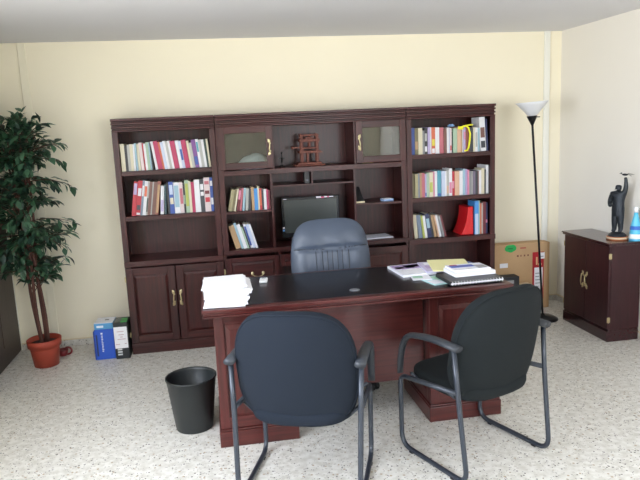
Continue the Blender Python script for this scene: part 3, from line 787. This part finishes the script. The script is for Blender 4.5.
b = MB(); b.box(0, 0, 0, .27, .20, .006, mat('bluish_paper', (222, 228, 242), .6)); o = b.build('papers'); o.location = (1.875, .03, CT); o.rotation_euler = (0, 0, R(4))
tag(o, 'thin pale paper lying on the credenza counter right of the screen', 'paper')

# monitor
t = thing('monitor', 'black flat-screen monitor on the credenza behind the leather chair', 'monitor', (1.478, .15, CT), R(-4))
MB_ = mat('monitor_bezel', (24, 25, 28), .25); SCR = mat('monitor_screen', (62, 66, 64), .25)  # screen grey is raised in the base colour to stand for room reflections
b = MB(); w, z0, z1 = .236, .045, .372
b.box(-w, -.02, z0, w, .028, z1, MB_); b.box(-w+.04, .028, z0+.05, w-.04, .05, z1-.05, MB_); b.build('housing', t, bevel=.006)
b = MB(); b.box(-w+.022, -.022, z0+.038, w-.022, -.0205, z1-.024, SCR); b.build('screen', t)
b = MB(); b.tube([(0, .035, .01), (0, .035, .12)], .022, MB_, 12); b.build('neck', t)
b = MB(); b.lathe([(.0001, 0), (.12, 0), (.115, .008), (.03, .016), (.0001, .016)], MB_, (0, .02, 0), 28); b.build('base', t)
STW = mat('sticker_white', (210, 206, 216), .4); STP = mat('sticker_pink', (190, 70, 110), .4); STB = mat('sticker_blue', (96, 150, 214), .4)
b = MB(); b.box(-w+.018, -.0216, z1-.016, -w+.045, -.0202, z1-.010, STW); b.build('brand_mark', t)
b = MB(); b.box(.05, -.0225, z1-.016, .09, -.0202, z1-.002, STW); b.box(.09, -.0225, z1-.018, .115, -.0202, z1-.006, STP); b.box(.115, -.0225, z1-.014, .14, -.0202, z1-.003, STW)
b.box(.14, -.0225, z1-.015, .155, -.0202, z1-.004, STP); b.box(.155, -.0225, z1-.013, .19, -.0202, z1-.005, STW); b.build('sticker_strip', t)
b = MB(); b.box(-w+.003, -.0225, z0+.052, -w+.019, -.0202, z0+.068, STB); b.box(-w+.003, -.0225, z0+.075, -w+.019, -.0202, z0+.088, STW); b.build('sticker', t)

# ------------------------------------------------------------------ desk items
DZ = dz+.0006
# paper stack: one pile with ragged sides
b = MB(); rnd = random.Random(3); levels = 34; hgt = .108; N = 4
vs = []; fs = []
px, py, pr = 0, 0, 0
for k in range(levels):
    z0, z1 = hgt*k/levels, hgt*(k+1)/levels
    if k % 3 == 0 or rnd.random() < .3: jx, jy, jr = rnd.uniform(-.014, .014)+.010*math.sin(k*.35), rnd.uniform(-.010, .010), R(rnd.uniform(-5, 5))
    for z, e in ((z0+.0003, -.0006), (z0+.0009, 0), (z1-.0004, 0), (z1, -.0006)):
        for sx, sy in ((-1, -1), (1, -1), (1, 1), (-1, 1)):
            X, Y = sx*(.108+e), sy*(.135+e); ca, sa = math.cos(jr), math.sin(jr)
            taper = 1
            vs.append((X*ca-Y*sa+jx+.008*(k/levels), X*sa+Y*ca+jy, z))
for l in range(levels*4-1):
    a = l*4; c = a+4
    for i in range(4): fs.append((a+i, a+(i+1) % 4, c+(i+1) % 4, c+i))
fs.append((3, 2, 1, 0)); e = levels*16-4; fs.append((e, e+1, e+2, e+3))
b.add(vs, fs, PAPER); o = b.build('paper_stack'); o.location = (.738, -1.612, DZ); o.rotation_euler = (0, 0, R(-3))
tag(o, 'tall ragged stack of white papers on the left end of the desk', 'paper stack')
# remote / eraser
t = thing('remote_control', 'small white remote lying on the black desktop beside the paper stack', 'remote control', (.966, -1.235, DZ), R(-8))
b = MB(); b.box(-.024, -.045, 0, .024, .045, .016, WHITEP); b.build('body', t, bevel=.006)
b = MB(); b.box(-.012, .01, .0155, .012, .03, .0175, mat('grey_button', (150, 154, 160), .5)); b.build('button', t)
# cable grommet
b = MB(); b.lathe([(.0001, 0), (.028, 0), (.028, .003), (.022, .005), (.018, .003), (.0001, .003)], mat('grey_plastic', (110, 112, 118), .35), n=24); o = b.build('coaster'); o.location = (1.437, -1.62, DZ)
tag(o, 'small round grey disc near the middle of the desktop front edge', 'disc')
# magazines: glossy left one
def sheet(name, cx, cy, z, w, d, h, rz, m, top=None, label='', cat='', group=None, bev=0):
    b = MB(); b.box(-w/2, -d/2, 0, w/2, d/2, h, m)
    if top:
        for (xa, ya, xb, yb, mm) in top: b.box(-w/2+w*xa, -d/2+d*ya, h, -w/2+w*xb, -d/2+d*yb, h+.0006, mm)
    o = b.build(name, bevel=bev); o.location = (cx, cy, z); o.rotation_euler = (0, 0, R(rz)); tag(o, label, cat, group); return o
CB = mat('print_blue', (60, 90, 180), .35); CR = mat('print_red', (170, 50, 70), .35); CP = mat('print_violet', (170, 150, 196), .35); CY = mat('print_ochre', (170, 150, 90), .35); CG = mat('print_green', (150, 200, 170), .35)
LAV = mat('lavender_cover', (196, 190, 218), .35); GLOSSW = mat('glossy_white', (230, 232, 240), .3)
sheet('magazine', 1.870, -1.285, DZ, .21, .28, .014, 4, GLOSSW, [(.05, .55, .95, .95, CP), (.1, .6, .35, .78, CY), (.4, .62, .7, .9, CB), (.6, .7, .9, .92, CR)], 'white magazine with colourful cover, leftmost of the papers on the desk', 'magazine')
sheet('magazine', 2.035, -1.30, DZ+.0148, .20, .27, .008, -6, LAV, [(.1, .3, .9, .6, CP), (.15, .7, .8, .9, GLOSSW)], 'lavender magazine lying under the yellow folder', 'magazine')
YF_ = mat('yellow_manila', (232, 228, 172), .6)
b = MB(); b.box(-.12, -.155, 0, .12, .155, .003, YF_); b.box(-.12, -.15, .003, .115, .155, .006, YF_); b.prism([(-.02, .155), (.0, .17), (.08, .17), (.10, .155)], .0, .003, YF_)
o = b.build('manila_folder'); o.location = (2.105, -1.315, DZ+.0236); o.rotation_euler = (0, 0, R(-12)); tag(o, 'yellow manila folder spread on the right of the desk', 'folder')
sheet('blue_folder', 2.222, -1.235, DZ, .15, .12, .006, 3, mat('slate_blue_card', (96, 118, 176), .45), None, 'slate blue folder behind the stacked books on the desk', 'folder')
sheet('leaflet', 1.935, -1.56, DZ, .15, .20, .004, 12, mat('aqua_print', (176, 212, 216), .35), [(.05, .1, .5, .5, GLOSSW), (.5, .5, .95, .9, CG)], 'pale aqua leaflet at the left side of the spiral notebook', 'leaflet')
sheet('leaflet', 1.865, -1.60+.13, DZ+.0046, .11, .15, .003, -8, GLOSSW, [(.1, .3, .6, .6, CG)], 'small white leaflet between the magazine and spiral notebook', 'leaflet')
# spiral notebook
t = thing('spiral_notebook', 'black spiral-bound notebook at the desk corner under the books', 'notebook', (2.110, -1.615, DZ+.0045), R(2))
b = MB(); b.box(-.158, -.10, 0, .158, .12, .020, BLKP); b.build('cover', t, bevel=.003)
b = MB(); b.box(-.156, -.1005, .004, .156, -.1, .012, PAPER); b.build('pages', t)
b = MB()
for k in range(18):
    x = -.148+.296*k/17; b.tube([(x, -.102+.008*math.cos(a), .010+.010*math.sin(a)) for a in [2*PI*i/10 for i in range(10)]], .0018, WHITEP, 6, closed=True)
b.build('spiral_binding', t)
def flatbook(cx, cy, z, w, d, h, rz, cov, label, top=None):
    b = MB(); b.box(-w/2, -d/2, 0, w/2, d/2, .0015, cov); b.box(-w/2, -d/2, h-.0015, w/2, d/2, h, cov); b.box(-w/2+.002, -d/2+.002, .0015, w/2-.002, d/2-.002, h-.0015, PAGES if cov is not GLOSSW else PAPER); b.box(w/2-.002, -d/2, 0, w/2, d/2, h, cov)
    for (xa, ya, xb, yb, mm) in top or []: b.box(-w/2+w*xa, -d/2+d*ya, h, -w/2+w*xb, -d/2+d*yb, h+.0005, mm)
    o = b.build('book'); o.location = (cx, cy, z); o.rotation_euler = (0, 0, R(rz)); tag(o, label, 'book', 'books stacked flat on the desk')
zz = DZ+.0262
flatbook(2.135, -1.545, zz, .245, .17, .022, 4, GLOSSW, 'thick white book resting on the spiral notebook, lowest of two')
flatbook(2.130, -1.535, zz+.0226, .22, .15, .012, 2, GLOSSW, 'thin white book with blue and grey cover, topmost of the desk stack', [(.05, .45, .7, .8, CB), (.1, .8, .3, .95, CR), (.7, .1, .95, .6, mat('print_grey', (150, 150, 156), .4))])

# ------------------------------------------------------------------ waste bin
b = MB(); BIN = mat('black_bin_plastic', (32, 36, 37), .45)
prof = [(.0001, .004), (.098, .004), (.098, 0), (.104, .0), (.106, .006), (.141, .300), (.146, .303), (.146, .311), (.139, .311), (.136, .297), (.102, .012), (.0001, .012)]
b.lathe(prof, BIN, n=40); o = b.build('waste_bin'); o.location = (.504, -1.405, 0)
tag(o, 'round tapered black plastic waste bin on the floor left of the desk', 'waste bin')

# ------------------------------------------------------------------ right cabinet
root = thing('cabinet', 'low dark mahogany two-door cabinet against the right wall', 'cabinet', (3.67, -.5, 0)); at = root.location
cx0, cx1, cy0, cy1, ch = 3.552, 3.79, -.80, -.19, .752
b = MB(); b.box(cx0, cy0, .095, cx1, cy0+.018, ch-.022, RV); put(b, 'side_panel'); b = MB(); b.box(cx0, cy1-.018, .095, cx1, cy1, ch-.022, RV); put(b, 'side_panel')
b = MB(); b.box(cx1-.01, cy0+.0181, .095, cx1, cy1-.0181, ch-.022, RV); put(b, 'back_panel')
b = MB(); b.box(cx0+.001, cy0+.0181, .095, cx1-.0101, cy1-.0181, .11, RY); put(b, 'bottom_panel')
b = MB(); b.box(cx0-.03, cy0-.012, ch-.0219, cx1, cy1+.014, ch-.008, RY); b.box(cx0-.036, cy0-.018, ch-.0079, cx1, cy1+.02, ch+.004, RY); put(b, 'cabinet_top', bevel=.004)
b = MB(); b.box(cx0-.020, cy0-.002, 0, cx1, cy1+.002, .085, RY); b.box(cx0-.012, cy0-.001, .085, cx1, cy1+.001, .0949, RY); put(b, 'base_plinth', bevel=.004)
ym = (cy0+cy1)/2
for ya, yb, sg in ((cy0+.002, ym-.002, -1), (ym+.002, cy1-.002, 1)):
    b = MB(); b.box(cx0-.018, ya, .099, cx0-.0005, yb, ch-.026, RV); d = put(b, 'door', bevel=.003)
    hy = ym+sg*.026
    M = Matrix.Translation((cx0-.018-at[0], hy-at[1], .415)) @ Matrix.Rotation(R(-90), 4, 'Z') @ Matrix.Scale(1.1, 4)
    pull(d, M, sg)
    ey = ya if sg == -1 else yb
    for hz in (.17, .655): hinge(d, cx0-.010-at[0], ey-at[1]+(-.001 if sg == -1 else .001), hz, (1, 0))

# ------------------------------------------------------------------ statue on cabinet
BRZ = mat('dark_bronze', (48, 52, 58), .42, .55, .5, 0, .5, 120, .2, 60)
STB_ = mat('orange_wood_base', (186, 112, 72), .4)
t = thing('statuette', 'dark bronze statuette of a standing man raising a bird on the cabinet', 'statuette', (3.675, -.675, ch+.0045), R(-62))
b = MB(); b.lathe([(.0001, 0), (.075, 0), (.075, .022), (.072, .024), (.0001, .024)], STB_, n=32); b.lathe([(.0751, .008), (.0765, .008), (.0765, .02), (.0751, .02)], mat('cream_plate', (210, 190, 160), .4), n=32); b.build('base', t)
b = MB(); b.lathe([(.0001, .0245), (.066, .0245), (.062, .036), (.045, .05), (.0001, .056)], BRZ, n=24); b.build('plinth', t)
def skin(name, joints, edges, parent, m, lv=2, root_i=0):
    me = bpy.data.meshes.new(name); me.from_pydata([j[0] for j in joints], edges, []); o = bpy.data.objects.new(name, me); COL.objects.link(o); o.parent = parent
    md = o.modifiers.new('skin', 'SKIN'); md.use_smooth_shade = True
    if not me.skin_vertices: pass
    sv = me.skin_vertices[0].data
    for i, j in enumerate(joints):
        r = j[1]; sv[i].radius = r if isinstance(r, tuple) else (r, r); sv[i].use_root = (i == root_i)
    sb = o.modifiers.new('sub', 'SUBSURF'); sb.levels = lv; sb.render_levels = lv
    me.materials.append(m); return o
# local: faces -Y; x right as seen from the front viewer; raised arm on +x
def ensure_skin(me):
    pass
import bmesh
def skin_obj(name, joints, edges, parent, m, lv=2, root_i=0):
    bm = bmesh.new(); ly = bm.verts.layers.skin.verify()
    vs = [bm.verts.new(j[0]) for j in joints]
    for a, c in edges: bm.edges.new((vs[a], vs[c]))
    for i, j in enumerate(joints):
        r = j[1]; vs[i][ly].radius = r if isinstance(r, tuple) else (r, r); vs[i][ly].use_root = (i == root_i)
    me = bpy.data.meshes.new(name); bm.to_mesh(me); bm.free(); me.materials.append(m)
    o = bpy.data.objects.new(name, me); COL.objects.link(o); o.parent = parent
    md = o.modifiers.new('skin', 'SKIN'); md.use_smooth_shade = True
    sb = o.modifiers.new('sub', 'SUBSURF'); sb.levels = lv; sb.render_levels = lv
    return o
J0 = [((0, 0, .225), (.034, .026)), ((0, .001, .27), (.036, .027)), ((0, .001, .315), (.043, .029)), ((0, .002, .345), (.036, .022)), ((0, 0, .362), .013), ((0, -.003, .378), .018), ((0, -.004, .395), (.021, .023)), ((0, -.002, .41), .015),
     ((.020, 0, .20), .024), ((.024, -.003, .13), .019), ((.025, 0, .066), .014), ((.026, -.026, .056), .011),
     ((-.020, 0, .20), .024), ((-.024, -.001, .13), .019), ((-.026, .004, .066), .014), ((-.03, -.022, .056), .011),
     ((.044, 0, .345), .018), ((.056, -.004, .395), .014), ((.056, -.008, .442), .011), ((.053, -.012, .468), .009),
     ((-.046, 0, .340), .018), ((-.066, .002, .285), .015), ((-.050, -.028, .250), .012), ((-.030, -.036, .262), .010)]
J = [(p, tuple(q*1.2 for q in r_) if isinstance(r_, tuple) else r_*1.22) for p, r_ in J0]
E = [(0, 1), (1, 2), (2, 3), (3, 4), (4, 5), (5, 6), (6, 7), (0, 8), (8, 9), (9, 10), (10, 11), (0, 12), (12, 13), (13, 14), (14, 15), (3, 16), (16, 17), (17, 18), (18, 19), (3, 20), (20, 21), (21, 22), (22, 23)]
skin_obj('figure', J, E, t, BRZ)
b = MB()  # jacket skirt, lapels and nose
b.lathe([(.038, .175), (.041, .20), (.040, .24)], BRZ, n=20); b.box(-.006, -.036, .18, .006, -.028, .32, BRZ)
for i, v in enumerate(b.v): b.v[i] = (v[0], v[1]*.78, v[2])
b.build('jacket', t, bevel=.002)
b = MB(); b.ball((.05, -.014, .487), .011, BRZ, 10, (2.1, .8, .8)); b.ball((.024, -.016, .496), .006, BRZ, 8, (1.2, 1, 1)); b.tube([(.018, -.016, .496), (.008, -.016, .494)], [.003, .0008], BRZ, 6)
b.add([(.045, -.01, .49), (.07, -.01, .488), (.105, .03, .486), (.062, .012, .494), (.045, -.018, .493), (.07, -.018, .49), (.10, -.055, .492), (.06, -.04, .497)], [(0, 1, 2, 3), (3, 2, 1, 0), (4, 5, 6, 7), (7, 6, 5, 4)], BRZ)
b.add([(.07, -.012, .488), (.095, -.006, .478), (.097, -.014, .476), (.095, -.022, .478)], [(0, 1, 2), (0, 2, 3), (2, 1, 0), (3, 2, 0)], BRZ)
b.build('bird', t)
# cyan bottle at right edge
t = thing('bottle', 'light blue tapered bottle with white stripes at the cabinet corner', 'bottle', (3.756, -.772, ch+.0045)); t.scale = (1.15, 1.15, 1.1)
CY1 = mat('cyan_plastic', (90, 190, 226), .3); 
b = MB(); b.lathe([(.0001, 0), (.036, 0), (.038, .01), (.030, .10), (.014, .17), (.012, .19), (.0001, .19)], CY1, n=24); b.build('body', t)
b = MB(); b.lathe([(.0385, .015), (.0392, .016), (.0362, .045), (.0352, .046)], WHITEP, n=24); b.lathe([(.0335, .075), (.0342, .076), (.031, .1), (.0305, .1)], mat('blue_label', (60, 110, 200), .4), n=24); b.build('stripe', t)
b = MB(); b.lathe([(.0001, .1905), (.015, .1905), (.015, .225), (.0001, .228)], WHITEP, n=20); b.build('cap', t)

# ------------------------------------------------------------------ torchiere lamp
t = thing('floor_lamp', 'tall black torchiere floor lamp with a white glass bowl shade', 'floor lamp', (3.385, -.125, 0))
LB = mat('black_lamp_metal', (22, 22, 26), .35, .3)
b = MB(); b.lathe([(.0001, 0), (.125, 0), (.125, .008), (.10, .022), (.02, .032), (.012, .05), (.0001, .05)], LB, n=36); b.build('base', t)
tx = -.115
b = MB(); b.tube([(0, 0, .03), (tx*.5, 0, .86), (tx, 0, 1.63)], .009, LB, 12); b.build('pole', t)
b = MB(); b.M = Matrix.Translation((tx, 0, 1.627)) @ Matrix.Rotation(-R(3), 4, 'Y')
b.lathe([(.0001, 0), (.010, 0), (.040, .065), (.042, .072), (.0001, .072)], LB, n=24); so_ = b.build('socket', t)
b = MB(); b.tube([(tx+.03, 0, 1.689), (tx+.065, 0, 1.689)], .004, LB, 8); b.build('switch', t)
SH = bpy.data.materials.new('frosted_shade'); SH.use_nodes = True
p = SH.node_tree.nodes['Principled BSDF']; p.inputs['Base Color'].default_value = (.86, .88, .92, 1); p.inputs['Roughness'].default_value = .35; p.inputs['Transmission Weight'].default_value = .25; p.inputs['Subsurface Weight'].default_value = 0
b = MB(); b.M = Matrix.Translation((tx, 0, 1.700)) @ Matrix.Rotation(-R(3), 4, 'Y')
b.lathe([(.03, 0), (.045, .012), (.075, .05), (.11, .088), (.128, .108), (.125, .109), (.105, .089), (.07, .053), (.04, .016), (.02, .004)], SH, n=40); b.build('lamp_shade', t)

# ------------------------------------------------------------------ carton and small boxes
CARD = mat('brown_cardboard', (190, 156, 116), .8, var=.05)
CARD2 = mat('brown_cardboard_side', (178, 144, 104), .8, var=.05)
t = thing('cardboard_box', 'large brown cardboard box with green sticker leaning beside the right bookcase', 'cardboard box', (3.33, .24, 0.0))
b = MB(); b.box(-.30, -.06, 0.0, .26, .06, .60, CARD); b.build('carton_body', t, bevel=.004)
b = MB(); b.box(.118, -.0622, .085, .225, -.0601, .515, mat('red_print', (176, 36, 44), .5)); rp = b.build('red_panel', t)
b = MB(); b.box(.135, -.0634, .12, .215, -.0623, .375, PAPER)
for k in range(7): b.box(.145, -.0638, .14+.03*k, .145+.055-.01*(k % 3), -.0635, .146+.03*k, mat('grey_ink', (120, 120, 130), .6))
b.build('shipping_label', rp)
b = MB(); b.box(.178, -.0634, .452, .232, -.0623, .508, PAPER); b.box(.186, -.0638, .47, .222, -.0635, .476, mat('grey_ink', (120, 120, 130), .6)); b.build('paper_label', rp)
b = MB(); b.box(.15, -.0634, .40, .165, -.0623, .47, mat('cream_print', (214, 180, 130), .6)); b.box(.172, -.0634, .395, .205, -.0623, .412, mat('cream_print', (214, 180, 130), .6)); b.build('printed_mark', rp)
b = MB(); n = 24
poly = [(-.035+.055*math.cos(2*PI*i/n)*(1+.06*math.sin(3*i)), .565+.034*math.sin(2*PI*i/n)*(1+.08*math.sin(5*i))) for i in range(n)]
poly = [(x-.055, min(z, .598)) for x, z in poly]
b.add([(x, -.0615, z) for x, z in poly]+[(x, -.0601, z) for x, z in poly], [tuple(range(n)), tuple(range(n, 2*n))[::-1]]+[(i, n+i, n+(i+1) % n, (i+1) % n) for i in range(n)], mat('green_sticker', (40, 168, 84), .5))
b.box(-.115, -.0622, .56, -.07, -.0616, .568, mat('dark_green_ink', (20, 100, 50), .5)); b.build('green_sticker', t)
for k, w in enumerate((.016, .010, .012, .012)):
    b = MB(); b.box(-.03+.033*k, -.0612, .485, -.03+.033*k+w, -.0601, .500, mat('brown_ink', (110, 62, 54), .7)); b.build('printed_mark', t)
b = MB(); b.box(-.19, -.0612, .395, -.115, -.0601, .435, PAPER); b.build('label', t)
b = MB(); b.box(.0, -.0612, .555, .055, -.0601, .568, mat('red_ink', (176, 96, 80), .7)); b.build('printed_mark', t)
b = MB(); b.box(.262, -.05, .0, .285, .055, .595, CARD2); b.build('flap', t)
t = thing('small_black_box', 'small black box with a white label in front of the brown carton', 'box', (3.185, .09, 0))
b = MB(); b.box(-.09, -.05, 0, .07, .05, .345, mat('black_card', (34, 34, 38), .6)); b.build('carton_body', t, bevel=.003)
b = MB(); b.box(-.075, -.0505, .285, .02, -.05, .315, mat('grey_label', (150, 150, 152), .6)); b.build('label', t)
b = MB(); b.box(-.055, -.045, 0, .055, .045, .262, mat('cream_card', (222, 200, 168), .7)); o = b.build('small_carton', bevel=.002); o.location = (3.325, .09, 0)
tag(o, 'plain cream carton at the right side of the small black box', 'box')

# boxes left of left bookcase
BLU = mat('blue_card', (36, 84, 190), .45); BLU2 = mat('pale_blue_print', (80, 150, 200), .45); KC = mat('black_toner_card', (36, 40, 42), .45)
t = thing('blue_box', 'upright royal blue box with white lettering beside the left bookcase', 'box', (-.193, .02, 0), R(0))
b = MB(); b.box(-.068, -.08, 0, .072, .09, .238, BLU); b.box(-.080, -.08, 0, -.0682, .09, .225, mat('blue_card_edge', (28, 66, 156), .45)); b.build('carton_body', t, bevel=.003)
b = MB()
for k in range(10):
    zz = .062+.0135*k; ww = (.010, .012, .009, .012, .010, .012, .008, .012, .010, .011)[k]
    b.box(-.022, -.0806, zz, -.022+ww, -.08, zz+.009, PAPER)
    b.box(-.020, -.0807, zz+.003, -.022+ww*.6, -.0806, zz+.006, BLU)
b.box(-.024, -.0806, .2, -.010, -.08, .214, PAPER); b.build('lettering', t)
b = MB(); b.box(-.062, -.0806, .03, -.050, -.08, .2, mat('navy_print', (40, 50, 90), .5)); b.build('side_stripe', t)
t = thing('white_box', 'flat white and light blue box lying on top of the blue box', 'box', (-.190, .02, .2385), R(-2))
b = MB(); b.box(-.068, -.075, 0, .07, .085, .046, BLU2); b.box(-.068, -.075, .046, .07, .085, .050, GLOSSW); b.build('carton_body', t, bevel=.002)
b = MB(); b.box(.0, -.0, .0501, .03, .02, .0508, KC); b.box(-.05, -.0756, .014, .0, -.075, .03, GLOSSW); b.build('printed_mark', t)
t = thing('toner_box', 'black and white toner box standing between the blue box and bookcase', 'box', (-.063, .0, 0), 0)
b = MB(); b.box(-.053, -.085, 0, .052, .085, .285, KC); b.build('carton_body', t, bevel=.003)
b = MB(); b.box(-.0525, -.0856, .085, .045, -.085, .255, PAPER)
for k, (xa, z, w) in enumerate(((-.03, .215, .05), (-.02, .19, .04), (-.01, .172, .02), (-.03, .155, .06), (-.045, .115, .03), (.02, .118, .015))): b.box(xa, -.086, z, xa+w, -.0856, z+.005, mat('pink_grey_ink', (190, 160, 166), .6))
b.build('white_panel', t)
b = MB()
for k in range(3): b.box(-.036, -.0856, .030+.02*k, -.002, -.085, .042+.02*k, mat('pale_ink', (200, 204, 206), .6))
b.build('lettering', t)
b = MB(); b.box(.0, -.07, .2855, .046, .03, .292, mat('green_tape', (70, 160, 80), .5)); b.box(-.045, -.05, .2855, -.005, .06, .2885, mat('grey_card', (110, 112, 114), .6)); b.build('top_flap', t)

# ------------------------------------------------------------------ potted tree
t = thing('potted_tree', 'tall leafy artificial ficus tree in a terracotta pot in the left corner', 'potted tree', (-.632, -.04, 0))
TER = mat('terracotta', (156, 62, 44), .6, var=.06); SOIL = mat('dark_soil', (44, 32, 28), .9, bump=.8, bscale=60)
b = MB(); b.lathe([(.0001, 0), (.088, 0), (.105, .135), (.107, .15), (.120, .152), (.124, .205), (.118, .21), (.112, .205), (.104, .16), (.0001, .16)], TER, n=40); b.build('pot', t)
b = MB(); b.lathe([(.0001, .178), (.06, .178), (.108, .172), (.106, .168), (.0001, .168)], SOIL, n=30, smooth=False); b.build('soil', t)
BARK = wood('brown_bark', (58, 34, 30), (104, 68, 58), 2, .8, 0)
rnd = random.Random(11)
stems = []
for k, (a, tx_, ty_) in enumerate(((0, -.03, .0), (1.6, .015, .03), (3.1, -.075, .02), (4.6, -.045, -.03))):
    pts = []
    for i in range(15):
        u = i/14; z = .165+u*1.42
        pts.append((.026*math.cos(a)*(1-.3*u)+tx_*u*1.0+.010*math.sin(u*9+k), .026*math.sin(a)+ty_*u+.008*math.cos(u*8+k), z))
    stems.append(pts)
    b = MB(); b.tube(pts, [.0135-.007*i/14 for i in range(15)], BARK, 8); b.build('trunk', t)
LF = [mat('leaf_green', (44, 78, 54), .42, var=.2, vscale=6), mat('leaf_mid_green', (66, 102, 76), .42, var=.2, vscale=6), mat('leaf_dark_green', (30, 56, 44), .45, var=.2, vscale=6)]
fol = MB(); br = MB(); nl = 0
def leaf(p, d, up, L, W, m):
    d = d.normalized(); s = d.cross(up)
    if s.length < 1e-3: return
    s.normalize(); n = s.cross(d); q = []
    prof = [(0, 0), (.2, .55), (.45, 1), (.7, .72), (1.0, 0)]
    vs = []
    for u, w in prof:
        c = p+d*(L*u)-n*(L*.22*u*u)
        vs.append(tuple(c));
        vs.append(tuple(c+s*(W*w*.5)+n*(W*.16*w))); vs.append(tuple(c-s*(W*w*.5)+n*(W*.16*w)))
    fs = []
    for i in range(4):
        a = i*3; c = a+3
        fs += [(a, c, c+1, a+1), (a, a+2, c+2, c)]
    fol.add(vs, fs, m, True)
def env(z):
    # crown radius by height
    pts = [(.60, .14), (.75, .24), (.9, .34), (1.05, .42), (1.25, .36), (1.5, .38), (1.66, .40), (1.78, .26), (1.95, .08)]
    for (a, ra), (c, rc) in zip(pts, pts[1:]):
        if a <= z <= c: return ra+(rc-ra)*(z-a)/(c-a)
    return .05
for k in range(165):
    ztip = rnd.uniform(.66, 1.86) if k > 12 else rnd.uniform(1.6, 1.9)
    st = rnd.choice(stems); zs = min(1.56, max(.62, ztip+rnd.uniform(-.12, .18)))
    i = int((zs-.165)/1.42*14); i = max(0, min(14, i)); s0 = Vector(st[i])
    az = rnd.uniform(0, 2*PI); rad = env(ztip)*rnd.uniform(.45, 1.0)
    tip = Vector((math.cos(az)*rad-.035, math.sin(az)*rad*.78, ztip))
    if ztip > 1.72: tip.x -= .07
    tip.x = max(tip.x, -.285); tip.y = min(tip.y, .35)
    mid = (s0+tip)/2+Vector((0, 0, .06+.05*rnd.random()))
    pts = [s0*(1-u)**2+mid*2*u*(1-u)+tip*u*u for u in [j/8 for j in range(9)]]
    br.tube([tuple(q) for q in pts], [.004-.0003*j for j in range(9)], BARK, 5)
    for j in range(2, 9):
        for rep in range(2):
            p = pts[j]+Vector((rnd.uniform(-.012, .012),)*3)
            dr = (pts[j]-pts[j-1]).normalized()+Vector((rnd.uniform(-1, 1), rnd.uniform(-1, 1), rnd.uniform(-1.0, .35)))*.9
            L = rnd.uniform(.06, .095)
            q = p+dr.normalized()*L
            if q.x < -.30 or q.y > .385: continue
            leaf(p, dr, Vector((rnd.uniform(-.4, .4), rnd.uniform(-.4, .4), 1)), L, L*rnd.uniform(.42, .55), rnd.choice(LF)); nl += 1
f_ = fol.build('foliage', t); f_['kind'] = 'stuff'
br.build('branches', t)
b = MB(); DR = mat('dark_red_glaze', (120, 34, 40), .35)
b.tube([(.0+.03*math.cos(a), 0, .035+.028*math.sin(a)) for a in [-2.0+4.0*i/12 for i in range(13)]], .008, DR, 8)
b.lathe([(.0001, 0), (.03, 0), (.042, .05), (.038, .05), (.028, .006), (.0001, .006)], DR, (-.035, 0, 0), 24)
o = b.build('watering_cup'); o.location = (-.515, .14, 0); tag(o, 'small dark red cup with a handle behind the terracotta pot', 'cup')

# ------------------------------------------------------------------ daylight
w = bpy.data.worlds.new('World'); bpy.context.scene.world = w; w.use_nodes = True
bg = w.node_tree.nodes['Background']
nt = w.node_tree; tc = nt.nodes.new('ShaderNodeTexCoord'); sp = nt.nodes.new('ShaderNodeSeparateXYZ'); nt.links.new(tc.outputs['Generated'], sp.inputs[0])
cr = nt.nodes.new('ShaderNodeValToRGB'); cr.color_ramp.elements[0].position = .0; cr.color_ramp.elements[0].color = (.95, .96, .95, 1)
cr.color_ramp.elements[1].position = .12; cr.color_ramp.elements[1].color = (.88, .96, 1.10, 1)
ad = nt.nodes.new('ShaderNodeMath'); ad.inputs[1].default_value = .05
nt.links.new(sp.outputs[2], ad.inputs[0]); nt.links.new(ad.outputs[0], cr.inputs['Fac']); nt.links.new(cr.outputs['Color'], bg.inputs['Color'])
bg.inputs['Strength'].default_value = 9.0
def portal(name, loc, rot, sx, sy):
    l = bpy.data.lights.new(name, 'AREA'); l.shape = 'RECTANGLE'; l.size = sx; l.size_y = sy; l.cycles.is_portal = True
    o = bpy.data.objects.new(name, l); COL.objects.link(o); o.location = loc; o.rotation_euler = rot
portal('window_portal', (XL-.16, (wy0+wy1)/2, (wz0+wz1)/2), (0, R(-90), 0), wz1-wz0, wy1-wy0)
portal('front_window_portal', ((fx0+fx1)/2, YF-.16, (fz0+fz1)/2), (R(90), 0, 0), fx1-fx0, fz1-fz0)

# ------------------------------------------------------------------ camera
cam = bpy.data.cameras.new('camera'); co = bpy.data.objects.new('camera', cam); COL.objects.link(co)
cam.sensor_width = 36; cam.lens = 36*640.3/640; cam.clip_start = .05
yaw, pitch, roll = .163, .1722, .0453
f = Vector((math.sin(yaw)*math.cos(pitch), math.cos(yaw)*math.cos(pitch), -math.sin(pitch)))
r = Vector((math.cos(yaw), -math.sin(yaw), 0)); u = r.cross(f)
r2 = r*math.cos(roll)-u*math.sin(roll); u2 = r*math.sin(roll)+u*math.cos(roll)
M = Matrix((( r2.x, u2.x, -f.x, .703), (r2.y, u2.y, -f.y, -4.982), (r2.z, u2.z, -f.z, 1.6751), (0, 0, 0, 1)))
co.matrix_world = M
sc = bpy.context.scene; sc.camera = co
sc.view_settings.view_transform = 'Standard'; sc.view_settings.look = 'None'; sc.view_settings.gamma = 1; sc.view_settings.use_curve_mapping = False
sc.view_settings.exposure = 0.88
sc.cycles.max_bounces = 8; sc.cycles.diffuse_bounces = 5; sc.cycles.sample_clamp_indirect = 8
